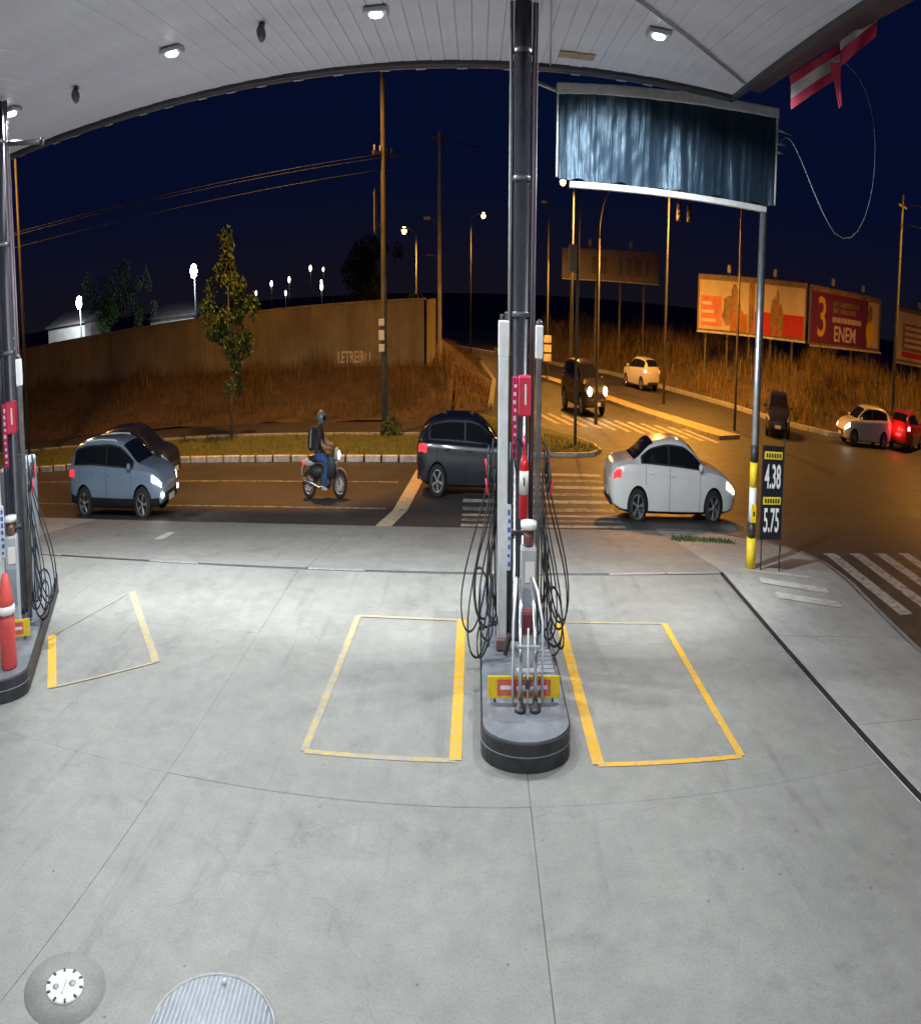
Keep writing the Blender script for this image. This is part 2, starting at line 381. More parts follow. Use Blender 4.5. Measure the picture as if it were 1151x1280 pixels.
for (y0, y1, xa, xb) in ((-5.5, 3.6, 9.0, 9.0), (3.61, 9.0, 9.0, 9.1), (9.01, 12.1, 9.1, 9.33), (12.11, 15.32, 9.33, 9.745)):
    strip_slab([(6.1, y0), (7.5, y0), (xa, y0), (xb, y1), (7.5, y1), (6.1, y1)])
# kerb along the side street
kb = thing('kerb', 'grey concrete kerb curving round the forecourt corner', 'kerb'); tag(kb, kind='structure')
for k in range(len(EDGE) - 1):
    (xa, ya), (xb, yb) = EDGE[k], EDGE[k + 1]
    L = math.hypot(xb - xa, yb - ya); nn = max(1, round(L / 1.0))
    for j in range(nn):
        t0, t1 = j / nn + .006, (j + 1) / nn - .006; b = MB(); px, py = (yb - ya) / L, -(xb - xa) / L; vs = []
        for t in (t0, t1):
            x, y = lerp(xa, xb, t), lerp(ya, yb, t)
            for off, dz in ((.005, .008), (.15, .0), (.17, -.03), (.17, -.5), (.005, -.5)): vs.append((x + px * off, y + py * off, zst(x, y) + dz))
        b.add(vs, [(i, i + 1, 6 + i, 5 + i) for i in range(4)] + [(4, 3, 2, 1, 0), (5, 6, 7, 8, 9)], M['kerb']); b.build('kerb_stone', parent=kb)
# drain channel: dark slot with a narrow steel lip
dr = thing('drain_channel', 'narrow dark drain slot with worn steel lip framing the forecourt', 'drain'); tag(dr, kind='structure')
b = MB(); b.box((-4.0, 15.25, -.06), (20.1, .155, .09), M['drain']); b.box((6.015, 4.9, -.06), (.165, 20.9, .09), M['drain']); b.build('channel', parent=dr)
for k in range(14):
    x0 = -14 + k * 1.43; b = MB(); b.box((x0 + .7, 15.185, -.008), (1.41, .016, .03), M['chain'], bev=.006); b.build('steel_lip', parent=dr)
    if k % 3 == 1 or k > 11:
        b = MB(); b.box((x0 + .7, 15.275, -.008), (1.39, .09, .02), M['grate'], bev=.006); b.build('grate', parent=dr)
for k in range(12):
    b = MB(); b.box((5.945, -5 + k * 1.7 + .83, -.012), (.018, 1.68, .03), M['grate'], bev=.005); b.build('steel_lip', parent=dr)

# painted boxes by the pumps
def painted_box(label, cs, mats, ws):
    t = thing('painted_bay', label, 'floor marking', group=None); tag(t, kind='structure')
    for k in range(4):
        (xa, ya), (xb, yb) = cs[k], cs[(k + 1) % 4]
        if ws[k] > 0: stripe('painted_line', xa, ya, xb, yb, ws[k], mats[k], .005 + .0012 * (k % 2), zst, t)
Yp, Yf = M['yellow_paint'], M['yellow_faded']
painted_box('worn yellow box painted left of the central pump', [(-.27, 12.98), (-2.36, 13.02), (-2.43, 8.90), (-.27, 8.92)], [Yf, Yf, Yf, Yp], [.08, .12, .09, .17])
painted_box('yellow box painted right of the central pump', [(1.73, 8.80), (3.85, 8.70), (3.83, 12.80), (1.70, 12.93)], [Yp, Yp, Yf, Yp], [.09, .12, .05, .17])
painted_box('faded yellow box painted beside the left pump', [(-5.75, 10.71), (-7.78, 13.41), (-8.44, 11.1), (-7.22, 9.42)], [Yf, Yf, Yp, Yf], [.15, .03, .17, .05])
# underground tank covers
t = thing('tank_cover', 'large round ribbed steel tank cover set in the concrete', 'manhole cover', (-2.24, 4.95, 0), .12)
b = MB(); b.lathe([(.57, -.02), (.57, .012), (.545, .012), (.545, .004)], n=48, m=M['grate']); b.build('rim', parent=t)
b = MB(); b.lathe([(.545, -.01), (.545, .006), (.001, .006)], n=48, m=mat('blue grey plate', (.36, .39, .44), .6, .1, .2, 6)); b.build('plate', parent=t)
b = MB(); mrib = mat('rib steel', (.42, .45, .50), .5, .2, .2, 10)
for k in range(25):
    x = -.52 + k * 1.04 / 24; h = math.sqrt(max(0, .535 ** 2 - x * x))
    b.box((x, 0, .008), (.020, 2 * h, .009), mrib, bev=.005)
tag(b.build('ribs', parent=t), kind='stuff')
b = MB(); b.lathe([(.02, .006), (.02, .03), (.001, .034)], (0, .46, 0), 10, M['white_plastic']); b.build('bolt', parent=t)
t = thing('filler_cap', 'small white round filler cap with notched edge in concrete', 'manhole cover', (-3.72, 4.83, 0), .3)
b = MB(); b.lathe([(.40, -.02), (.40, .0045), (.001, .0045)], n=40, m=concrete_mat('dark patch concrete', (.25, .25, .24), (.33, .33, .32))); b.build('surround', parent=t)
b = MB(); n = 24
b.lathe([(.185, .0), (.185, .016), (.175, .02), (.001, .02)], n=36, m=M['white_plastic']); cp = b.build('cap', parent=t)
for k in range(10):
    a = 2 * PI * k / 10; b = MB(); b.box((.165 * math.cos(a), .165 * math.sin(a), .018), (.035, .022, .012), M['dark_print'], Matrix.Rotation(a, 3, 'Z')); b.build('notch', parent=cp)
b = MB(); b.lathe([(.035, .02), (.035, .024), (.001, .025)], (.07, .03, 0), 14, M['grate']); b.lathe([(.03, .02), (.03, .024), (.001, .025)], (-.08, -.03, 0), 14, M['grate']); b.box((0, -.02, .022), (.012, .15, .006), M['grate']); b.build('lock', parent=cp)

# ---- painted markings on the street
mk = thing('zebra_crossing', 'faded white zebra crossing over the avenue beside the white sedan', 'road marking'); tag(mk, kind='structure')
for k in range(9):
    y = 22.35 + k * 1.0; stripe('painted_bar', -.5, y, 5.2 + (.25 * k * .3), y + .05, .42, M['white_faded'] if k % 2 else M['white_paint'], .004, zroad, mk)
mk = thing('zebra_crossing', 'white zebra crossing over the side street right of the price sign', 'road marking'); tag(mk, kind='structure')
for k in range(6):
    x = 10.9 + k * .95; stripe('painted_bar', x, 18.3 - k * .06, x - .1, 13.9 - k * .05, .42, M['white_paint'], .004, zroad, mk)
mk = thing('zebra_crossing', 'three faded white bars on the concrete below the striped post', 'road marking'); tag(mk, kind='structure')
for (xa, ya, xb, yb) in ((6.9, 15.80, 8.75, 15.5), (6.95, 14.95, 8.7, 14.55), (7.0, 14.1, 8.6, 13.75)): stripe('painted_bar', xa, ya, xb, yb, .36, M['white_on_concrete'], .006, zst, mk)
mk = thing('stop_line', 'broad pale stop line across the avenue before the zebra crossing', 'road marking'); tag(mk, kind='structure')
stripe('painted_line', -2.45, 31.2, -3.1, 21.75, .55, worn_paint('cream road paint', (.60, .52, .36), (.10, .095, .08), .42, 4), .008, zroad, mk)
mk = thing('lane_marking', 'thin faded white lane lines along the avenue', 'road marking'); tag(mk, kind='structure')
stripe('painted_line', -34, 28.75, -3.4, 28.75, .13, M['white_faded'], .004, zroad, mk)
stripe('painted_line', -34, 25.2, -3.4, 25.2, .13, M['white_faded'], .004, zroad, mk)
stripe('painted_line', 7, 26.6, 9.2, 26.6, .13, M['white_faded'], .004, zroad, mk)
stripe('painted_line', -9.6, 19.3, -9.43, 18.0, .30, M['white_on_concrete'], .006, zst, mk)  # short dash on the ramp: bright headlight smudge put into the colour
mk = thing('zebra_crossing', 'distant zebra crossing in front of the dark van with headlights', 'road marking'); tag(mk, kind='structure')
for k in range(12):
    t_ = k / 11; x, y = lerp(4.7, 14.2, t_), lerp(44.2, 40.6, t_); stripe('painted_bar', x - .55, y + 1.9, x + .55, y - 1.9, .34, M['white_faded'], .004, zroad, mk)

# ---- verge, path and bank beyond the avenue (left)
def patch(name, quadrows, m, zf, kind='structure', jit=0):
    b = MB(); n = len(quadrows[0]); vs = []
    for r in quadrows:
        for x, y in r: vs.append((x, y, zf(x, y) + random.uniform(-jit, jit)))
    b.add(vs, [(i * n + k, i * n + k + 1, (i + 1) * n + k + 1, (i + 1) * n + k) for i in range(len(quadrows) - 1) for k in range(n - 1)], m, True)
    o = b.build(name); tag(o, kind=kind); return o
def kerby(x): return 32.1 if x > -15 else 32.1 - (abs(x) - 15) * .16      # far kerb of the avenue
XS = [-60 + i * 2.5 for i in range(24)] + [-1.2]
patch('grass_verge', [[(x, kerby(x) + .16) for x in XS], [(x, kerby(x) + 2.2) for x in XS], [(x, kerby(x) + 4.9) for x in XS]], M['turf'], lambda x, y: ZR + .13, jit=.012)
kl = thing('kerb', 'row of white washed kerb blocks along the grass verge', 'kerb'); tag(kl, kind='structure')
x = -46.0
while x < -1.4:
    w = random.uniform(.72, .86)
    b = MB(); b.box((x + w / 2, kerby(x + w / 2) + .08, ZR + .08), (w, .17, .17 + random.uniform(-.012, .012)), M['kerb_white'], Matrix.Rotation(random.uniform(-.02, .02), 3, 'Z'), .015); b.build('kerb_stone', parent=kl)
    x += w + .10
kl = thing('kerb', 'low pale kerb between grass verge and dark footpath', 'kerb'); tag(kl, kind='structure')
for i in range(34):
    xa = -48 + i * 1.4; b = MB(); b.box((xa + .7, kerby(xa + .7) + 5.0, ZR + .1), (1.37, .16, .18), M['kerb'], bev=.015); b.build('kerb_stone', parent=kl)
patch('footpath', [[(x, kerby(x) + 5.12) for x in XS], [(x, kerby(x) + 9.6) for x in XS]], mat('dark path', (.05, .045, .042), .9, 0, .3, 2), lambda x, y: ZR + .035)
def zbank(x, y):
    y0 = kerby(x) + 9.6; t_ = clamp((y - y0) / (50 - y0)); tt = t_ * t_ * (3 - 2 * t_)
    return ZR + .05 + tt * 1.2
XB = [-60 + i * 1.5 for i in range(40)]; XB = [x for x in XB if x < -1.6] + [-1.6]
patch('grass_bank', [[(x, lerp(kerby(x) + 9.6, 50, k / 8)) for x in XB] for k in range(9)], M['soil'], zbank, jit=.05)

# ---- right-hand bank, far carriageways, median
RK = [(2.6, 92), (9.5, 75.2), (14.1, 70), (17.2, 62.2), (21.46, 52.2), (23.5, 46.2), (25.6, 43.6), (30, 43.2), (40, 43.6), (62, 45)]
kl = thing('kerb', 'long pale kerb at the foot of the weedy bank', 'kerb'); tag(kl, kind='structure')
for (xa, ya), (xb, yb) in zip(RK, RK[1:]):
    L = math.hypot(xb - xa, yb - ya); nn = max(1, round(L / 2.0)); an = math.atan2(yb - ya, xb - xa)
    for j in range(nn):
        t_ = (j + .5) / nn; b = MB(); b.box((lerp(xa, xb, t_), lerp(ya, yb, t_), ZR + .09), (L / nn - .02, .28, .2), M['kerb'], Matrix.Rotation(an, 3, 'Z'), .02); b.build('kerb_stone', parent=kl)
def rk_off(i, d):
    (x, y) = RK[i]; a = RK[max(0, i - 1)]; c = RK[min(len(RK) - 1, i + 1)]; dx, dy = c[0] - a[0], c[1] - a[1]; L = math.hypot(dx, dy)
    return (x - dy / L * d, y + dx / L * d)
def dense(pts, n):
    out = []
    for (a, c) in zip(pts, pts[1:]):
        for k in range(n): out.append((lerp(a[0], c[0], k / n), lerp(a[1], c[1], k / n)))
    return out + [pts[-1]]
BR = [dense([rk_off(i, d) for i in range(len(RK))], 5) for d in (.15, 1.6, 3.5, 6, 9, 13, 20, 40)]
ZBR = [ZR + .1, -.35, .25, .7, .95, 1.0, .9, .8]
b = MB(); n = len(BR[0]); vs = [(x, y, ZBR[i] + (random.uniform(-.1, .1) if 0 < i else 0)) for i, r in enumerate(BR) for x, y in r]
b.add(vs, [(i * n + k, i * n + k + 1, (i + 1) * n + k + 1, (i + 1) * n + k) for i in range(len(BR) - 1) for k in range(n - 1)], M['soil'], True)
tag(b.build('weedy_bank'), kind='structure')
# median between the carriageways
MEDL = [(5.9, 64), (7.9, 58), (11.3, 48.2), (14.3, 41.2), (15.2, 39.6)]; MEDR = [(6.9, 64.4), (9.1, 58.3), (12.5, 48.8), (15.9, 41.9), (16.9, 40.3)]
b = MB(); n = 5; vs = [(x, y, ZR - .05) for x, y in MEDL + MEDR] + [(x, y, ZR + .13) for x, y in MEDL + MEDR]
b.add(vs, [(10 + k, 11 + k, 16 + k, 15 + k) for k in range(4)] + [(k, k + 1, 11 + k, 10 + k) for k in range(4)] + [(5 + k, 6 + k, 16 + k, 15 + k) for k in range(4)] + [(0, 10, 15, 5), (4, 14, 19, 9)], M['kerb_yellow'])
tag(b.build('median'), kind='structure')
# refuge island with sloping kerb in the junction
IS = [(-1.0, 33.0), (.3, 32.95), (2.4, 33.3), (3.9, 33.75), (5.2, 33.75), (6.2, 34.1), (6.7, 34.9), (6.6, 36.0), (5.9, 37.6), (4.6, 39.4), (3.0, 41.2), (.6, 43.6), (-1.0, 44.5)]
b = MB(); b.prism(IS, ZR - .1, ZR + .10, M['kerb_white']); isl = tag(b.build('traffic_island'), kind='structure')
cx, cy = 2.6, 38; b = MB(); b.prism([(lerp(x, cx, .045), lerp(y, cy, .045)) for x, y in IS], ZR + .05, ZR + .115, M['turf']); b.build('turf', parent=isl)
# grassy slope and far carriageway behind the junction, left of the street
b = MB(); vs = [(-1.55, 44.6, ZR + .02), (.9, 46.5, ZR + .02), (1.5, 60, ZR), (.2, 75, ZR), (-6, 98, ZR), (-14, 98, ZR + 1.6), (-4.3, 75, ZR + 1.5), (-3.6, 60, ZR + 1.2), (-3.3, 50.2, ZR + 1.0), (-1.55, 50, ZR + .35)]
b.add(vs, [(0, 1, 2, 9), (9, 2, 7, 8), (2, 3, 6, 7), (3, 4, 5, 6)], M['soil']); tag(b.build('earth_slope'), kind='structure')
kl = thing('kerb', 'pale kerb of the distant carriageway behind the grass slope', 'kerb'); tag(kl, kind='structure')
for (xa, ya, xb, yb) in ((-6.1, 101, -1.0, 92), (-1.0, 92, 2.5, 86), (.5, 75, 1.6, 60), (1.6, 60, 1.0, 47)):
    L = math.hypot(xb - xa, yb - ya); b = MB(); b.box(((xa + xb) / 2, (ya + yb) / 2, ZR + .08), (L, .35, .22), M['kerb'], Matrix.Rotation(math.atan2(yb - ya, xb - xa), 3, 'Z'), .02); b.build('kerb_stone', parent=kl)

# ---- canopy over the pumps
cn = thing('canopy', 'filling station canopy with pale strip ceiling and dark fascia', 'canopy', (0, 0, 5.72))
mesh0 = None; w = .30; xx = -16.0
def xedge(y): return 5.80 - (15.03 - y) * .064          # the side runs slightly askew
def ycut(x): return 15.03 - (5.80 - x) / .064
while xx < 5.75:
    if ycut(xx + w) <= -5.6:
        if mesh0 is None:
            b = MB(); b.box((w / 2 - .004, 4.7, .03), (w - .008, 20.6, .04), M['ceiling'], bev=.008); o = b.build('ceiling_panel', parent=cn); mesh0 = o.data
        else: o = link('ceiling_panel', mesh0, cn)
        o.location = (xx, 0, random.uniform(-.003, .003))
    else:
        xa, xb = xx, min(xx + w - .008, 5.79); ya, yb = max(-5.6, ycut(xa)), max(-5.59, ycut(xb))
        b = MB(); b.prism([(xa, ya), (xb, yb), (xb, 15.0), (xa, 15.0)], .012, .05, M['ceiling']); b.build('ceiling_panel', parent=cn)
    xx += w
b = MB(); b.prism([(-16.1, -5.6), (xedge(-5.6), -5.6), (5.8, 15.03), (-16.1, 15.03)], .08, .24, M['fascia']); b.build('roof_deck', parent=cn)
b = MB(); b.box((-5.15, 15.12, .34), (22.1, .18, .76), M['fascia'], bev=.01); b.build('front_fascia', parent=cn)
b = MB(); b.box((-5.15, 15.235, -.03), (22.1, .045, .03), M['fascia_edge'], bev=.006)
for k in range(26): b.box((-16 + k * .87 + random.uniform(-.2, .2), 15.20, -.052), (.22, .05, .018), M['steel'], bev=.004)
b.build('fascia_lip', parent=cn)
ra = Matrix.Rotation(-math.atan(.064), 3, 'Z'); b = MB(); b.box((xedge(4.7) + .06, 4.7, .33), (.12, 20.9, .74), M['fascia'], ra, .01); b.build('side_fascia', parent=cn)
b = MB(); b.box((xedge(4.7) + .38, 4.6, .33), (.52, 20.5, .50), mat('fascia purple', (.05, .03, .055), .5, 0, .5, 1.5), ra, .01); b.build('side_panel', parent=cn)
for pts in ([(2.48, 11.0, -.012), (5.6, 13.9, -.012)], [(2.56, 11.0, -.012), (5.66, 13.9, -.012)], [(1.0, 9.5, -.02), (1.57, 14.9, -.02)]):
    b = MB(); b.tube(pts, .012, 6, M['grey_plastic']); b.build('conduit', parent=cn)
b = MB(); b.box((2.05, 14.25, -.004), (.75, .35, .008), mat('rust stain panel', (.46, .30, .22), .7, 0, .4, 5)); b.build('access_hatch', parent=cn)
LX = [-9.6, -5.64, -1.76, 3.26]; LY = [12.0, 6.2, .4]  # leftmost column and rear rows are assumed fixtures
def ceiling_light(x, y, label, power, front=False):
    t = thing('ceiling_light', label, 'ceiling light', (x, y, 5.715), 0, 'floodlights recessed in the canopy ceiling')
    b = MB(); b.box((0, 0, -.02), (.42, .30, .05), M['grey_plastic'], bev=.012); b.build('housing', parent=t)
    b = MB(); b.lathe([(.115, -.046), (.105, -.062), (.001, -.066)], n=20, m=M['lamp_glass']); b.build('lens', parent=t)
    add_light('SPOT', 'lamp', (0, 0, -.09), power, LED, .10, rad(176), (0, 0, 0), .12, t)
    if front: add_light('SPOT', 'lamp', (0, .03, -.10), 1220, LED, .10, rad(100), (rad(41), 0, 0), .5, t)
    return t
for j, y in enumerate(LY):
    for i, x in enumerate(LX):
        lab = ('lit square floodlight in canopy ceiling ' + ['above the left pump', 'left of the painted bay row', 'near the central column', 'right of the central column'][i]) if j == 0 else 'lit square floodlight in canopy ceiling behind the front row'
        ceiling_light(x, y + (.25 if (i == 3 and j == 0) else 0), lab, 1040 if j == 0 else 450, j == 0)
for x, y, lab in ((-3.8, 11.9, 'small unlit spotlight on ceiling between two lit floodlights'), (-8.04, 12.3, 'small unlit spotlight on ceiling near the left column')):
    t = thing('ceiling_spotlight', lab, 'ceiling light', (x, y, 5.715))
    b = MB(); b.lathe([(.06, .0), (.06, -.02), (.02, -.03), (.02, -.07)], n=14, m=M['chain']); b.build('base', parent=t)
    b = MB(); b.lathe([(.02, -.06), (.075, 0), (.075, .10), (.04, .13)], (0, 0, -.11), 14, M['chain'], rot=Matrix.Rotation(1.2, 3, 'X')); b.build('head', parent=t)

# ================================================================== PUMP ISLANDS
def bez(a, b_, c, d, n=14):
    a, b_, c, d = map(Vector, (a, b_, c, d))
    return [a * (1 - t) ** 3 + b_ * 3 * t * (1 - t) ** 2 + c * 3 * t * t * (1 - t) + d * t ** 3 for t in [k / n for k in range(n + 1)]]
def stadium(hw, y0, y1, depth, n=14):
    pts = [(hw * math.sin(a), y0 + depth - depth * math.cos(a)) for a in [-PI / 2 + PI * k / n for k in range(n + 1)]]
    pts = [(x, y) for x, y in pts]
    back = [(hw * math.cos(a), y1 - depth + depth * math.sin(a)) for a in [PI * k / n for k in range(n + 1)]]
    return pts + back
def pump_set(org, rz, who, main):
    ca, sa = math.cos(rz), math.sin(rz)
    def at(x, y, z): return (org[0] + ca * x - sa * y, org[1] + sa * x + ca * y, z)
    def T(name, label, cat, x, y, z, group=None): return thing(name, label, cat, at(x, y, z), rz, group)
    # island
    t = T('pump_island', f'rounded grey island with black skirt under the {who} pump', 'pump island', 0, 0, 0, 'fuel pump islands')
    out = stadium(.64, 0, 5.3, .46); b = MB(); n = len(out)
    inn = stadium(.615, .02, 5.28, .45)
    b.prism(out, -.02, .205, M['island_black']); b.build('skirt', parent=t)
    b = MB(); b.prism(inn, .20, .222, M['island_grey']); b.build('top_plate', parent=t)
    b = MB(); b.tube([(x * 1.003, y - .001 if y < 2 else y, .115) for x, y in out[:15]], .006, 6, M['island_grey']); b.build('scrape_line', parent=t)
    # column
    t = T('canopy_column', f'black gloss canopy column with conduits at the {who} pump', 'column', .03, 2.95, .222, 'canopy columns')
    b = MB(); b.lathe([(.26, 0), (.26, .03), (.15, .03), (.15, 5.46)], n=24, m=M['col_black']); sh = b.build('shaft', parent=t)
    for x, r in ((-.19, .03), (.185, .028), (.235, .02)):
        b = MB(); b.tube([(x, -.02, .02), (x, -.02, 5.46)], r, 10, M['galv_pole'] if x < 0 else mat('dark conduit', (.12, .09, .11), .4, .2)); b.build('conduit', parent=t)
    for z in (.9, 2.75, 3.9, 5.0):
        b = MB(); b.lathe([(.156, z), (.162, z + .01), (.162, z + .04), (.156, z + .05)], n=24, m=M['chain']); b.build('clamp_band', parent=sh)
    if not main: b = MB(); b.tube([(.12, 0, 5.0), (.95, -.1, 4.92)], .03, 8, M['chain']); b.ball((.97, -.1, 4.92), .05, M['chain'], 8); b.build('bracket_arm', parent=t)
    # number sign on the column
    t = T('pump_number_sign', f'red box sign with white number one on the {who} column', 'sign', .10, 2.70, 2.16, 'pump number signs')
    b = MB(); b.box((0, 0, .165), (.215, .14, .34), M['red_sign'], bev=.015); b.build('box', parent=t)
    lettering('numeral', '1', .24, M['white_print'], t, (.01, -.074, .17), (PI / 2, 0, 0), 1.0, .004)
    b = MB(); b.box((-.165, .03, -.02), (.09, .05, .68), mat('crimson strip', (.55, .02, .12), .45), bev=.008); s_ = b.build('side_strip', parent=t)
    for k in range(9):
        b = MB(); b.box((-.165 + random.uniform(-.008, .008), .003, -.30 + k * .068), (random.uniform(.03, .055), .006, random.uniform(.02, .045)), M['white_print']); b.build('print_mark', parent=s_)
    # dispenser
    t = T('fuel_dispenser', f'fuel dispenser with tall silver hose masts and hanging black hoses at the {who} column', 'fuel pump', 0, 2.5, .222, 'fuel dispensers')
    b = MB(); b.box((-.275, 0, 1.33), (.165, .15, 2.62), M['silver'], bev=.012); ms = b.build('hose_mast', parent=t)
    b = MB(); b.box((-.275, 0, 2.58), (.176, .16, .30), M['white_plastic'], bev=.012); b.build('mast_cap', parent=ms)
    b = MB(); b.box((-.31, -.0, 2.755), (.05, .05, .05), M['chain'], bev=.01); b.box((-.235, 0, 2.765), (.05, .06, .07), M['chain'], bev=.01); b.build('pulley', parent=ms)
    b = MB(); b.box((-.275, -.06, .05), (.19, .17, .10), mat('brown foot', (.20, .11, .11), .6), bev=.01); b.build('mast_foot', parent=ms)
    b = MB(); b.box((-.36, .02, 1.25), (.02, .10, 2.3), M['chain']); b.build('hose_guide', parent=ms)
    b = MB(); b.box((.325, .08, 1.25), (.085, .12, 2.5), mat('dark aluminium', (.20, .20, .20), .35, .6, .3, 6), bev=.01); m2 = b.build('hose_mast', parent=t)
    b = MB(); b.box((.325, .07, 2.56), (.12, .14, .28), M['white_plastic'], bev=.012); b.build('mast_cap', parent=m2)
    b = MB(); b.lathe([(.06, 0), (.05, .03), (.001, .05)], (.325, .07, 2.70), 12, M['chain']); b.build('pulley', parent=m2)
    b = MB(); b.box((-.165, -.06, .95), (.07, .05, .55), M['white_plastic'], bev=.006); bl = b.build('grade_panel', parent=t)
    for k in range(7):
        b = MB(); b.box((-.165 + random.uniform(-.008, .008), -.087, .73 + k * .072), (random.uniform(.035, .055), .005, random.uniform(.025, .05)), M['blue_print']); b.build('print_mark', parent=bl)
    b = MB(); b.box((.0, 1.25, .78), (.62, 1.25, 1.5), M['bluegrey'], bev=.03); b.build('cabinet', parent=t)
    b = MB(); b.box((.125, -.62, .50), (.25, .22, .98), M['grey_plastic'], bev=.02); fc = b.build('front_cabinet', parent=t)
    b = MB(); b.box((.125, -.735, .48), (.20, .012, .38), M['bluegrey'], bev=.004); b.build('panel', parent=fc)
    b = MB(); b.box((.145, -.74, .80), (.15, .012, .17), M['white_print'], bev=.003); b.build('sticker', parent=fc)
    b = MB(); b.lathe([(.085, .98), (.085, 1.13)], (.125, -.62, 0), 16, mat('amber flask', (.16, .075, .05), .25)); b.build('level_flask', parent=fc)
    b = MB(); b.lathe([(.125, 1.13), (.13, 1.15), (.13, 1.18), (.001, 1.185)], (.125, -.62, 0), 20, M['white_plastic']); b.build('flask_lid', parent=fc)
    # hoses
    rnd = random.Random(5 if main else 9)
    for sgn in (-1, 1):
        for k in range(6):
            x0 = sgn * (.37 + .012 * k); o_ = .50 + .085 * k + rnd.uniform(-.05, .05); yy = rnd.uniform(-.55, .25); low = .03 + rnd.uniform(0, .22)
            S = (x0, rnd.uniform(-.05, .1), 1.15 + .12 * k); E_ = (sgn * (.42 + rnd.uniform(0, .10)), yy * .6 + .1, rnd.uniform(.55, .95) + .35 * (k % 2))
            mid = (sgn * o_, yy, low + .22); bot = (sgn * (o_ - .16), yy, low)
            p1 = bez(S, (x0 + sgn * .03, S[1], S[2] - .5), (sgn * (o_ + .02), yy * .8, low + .62), mid, 12); p2 = bez(mid, (sgn * (o_ - .01), yy, low + .05), (sgn * (o_ - .08), yy, low - .01), bot, 7); p3 = bez(bot, (sgn * (o_ - .26), yy, low + .01), (E_[0] + sgn * .02, yy, low + .25), E_, 9)
            b = MB(); b.tube(p1 + p2[1:] + p3[1:], .0125, 7, M['black_rubber']); h = b.build('hose', parent=t)
        for k in range(2):
            cx_, cy_, cz_, rr_ = sgn * (.62 + rnd.uniform(-.1, .12)), rnd.uniform(-.6, .2), rnd.uniform(.12, .5), rnd.uniform(.09, .2); tl = rnd.uniform(-.5, .5); up_ = rnd.uniform(.8, 1.2)
            pts = [(sgn * .42, .05, cz_ + up_)] + [(cx_ + rr_ * math.cos(a) * sgn, cy_ + .1 * math.sin(2 * a + tl), cz_ + rr_ * 1.3 * math.sin(a + tl)) for a in [PI - .3 + 5.2 * q_ / 12 for q_ in range(13)]] + [(sgn * .45, cy_ * .5, cz_ + .5)]
            sm = []
            for q_ in range(len(pts) - 1):
                p0, p1, p2, p3 = [Vector(pts[min(max(q_ + d_, 0), len(pts) - 1)]) for d_ in (-1, 0, 1, 2)]
                sm += [.5 * ((2 * p1) + (p2 - p0) * u_ + (2 * p0 - 5 * p1 + 4 * p2 - p3) * u_ ** 2 + (3 * p1 - p0 - 3 * p2 + p3) * u_ ** 3) for u_ in (0, .25, .5, .75)]
            b = MB(); b.tube(sm + [Vector(pts[-1])], .0135, 7, M['black_rubber']); b.build('hose', parent=t)
        for k in range(3):
            y = -.15 + k * .16; x = sgn * .47; z = 1.34 + .06 * k; b = MB()
            b.tube([(x, y, z), (x + sgn * .05, y, z + .1), (x + sgn * .03, y, z + .22)], [.022, .026, .018], 8, M['black_rubber']); nz = b.build('nozzle', parent=t)
            if k != 1:
                b = MB(); b.tube([(x + sgn * .055, y, z - .02), (x + sgn * .085, y, z + .11)], .02, 8, M['red_sign']); b.build('nozzle_guard', parent=nz)
    if main:
        t = T('fire_extinguisher', 'red fire extinguisher with white label hung on the central black column', 'extinguisher', .10, 2.70, 1.28)
        b = MB(); b.lathe([(.06, 0), (.078, .015), (.078, .46), (.06, .52), (.03, .55), (.025, .60)], n=20, m=M['red_ext']); b.build('cylinder', parent=t)
        b = MB(); b.lathe([(.0795, .22), (.0795, .42)], n=20, m=M['white_print']); lb = b.build('label_band', parent=t)
        b = MB(); b.box((0, -.081, .33), (.025, .004, .07), M['dark_print']); b.build('print_mark', parent=lb)
        b = MB(); b.box((0, -.02, .63), (.05, .05, .07), M['red_sign'], bev=.01); b.box((0, -.09, .68), (.03, .16, .02), M['red_sign'], Matrix.Rotation(.35, 3, 'X'), .006); b.build('valve', parent=t)
        b = MB(); b.tube(bez((-.03, -.02, .62), (-.17, -.08, .82), (-.22, -.06, .55), (-.13, -.03, .42)), .013, 8, M['black_rubber']); b.build('discharge_hose', parent=t)
        # pipework in front of the dispenser
        t = T('pipe_stand', 'stand of chrome pipes with a dark red filter on the island front', 'pipe stand', .02, .72, .222)
        for x in (-.085, .135):
            b = MB(); b.lathe([(.085, 0), (.085, .03), (.045, .04), (.04, .09)], (x, 0, 0), 14, M['chain']); b.build('flange', parent=t)
            b = MB(); b.tube([(x, 0, .05), (x, .02, .45), (x * .9, .20, .70), (x * .8 + .01, .75, .80)], [.034, .032, .03, .028], 10, M['chrome']); b.build('pipe', parent=t)
        for x in (-.19, .25):
            b = MB(); b.tube([(x, .12, 0), (x * .98, .14, .62), (x * .75, .35, .80), (x * .6, .7, .82)], .018, 8, M['silver']); b.build('guard_tube', parent=t)
        for z in (.16, .30, .47):
            b = MB(); b.box((.025, .01, z), (.33, .035, .03), M['grate'] if z != .30 else M['white_plastic'], bev=.006); b.build('cross_bar', parent=t)
        b = MB(); b.box((.02, .25, .60), (.17, .14, .17), M['dark_red'], bev=.02); b.build('filter', parent=t)
        b = MB(); b.box((.02, .0, .21), (.07, .09, .09), M['chain'], bev=.015); b.tube([(.02, -.03, .02), (.02, -.03, .62)], .012, 8, M['white_plastic']); b.build('valve', parent=t)
        b = MB(); b.box((-.27, .28, .42), (.07, .10, .17), M['black_rubber'], Matrix.Rotation(.5, 3, 'Y'), .02); b.build('coupling', parent=t)
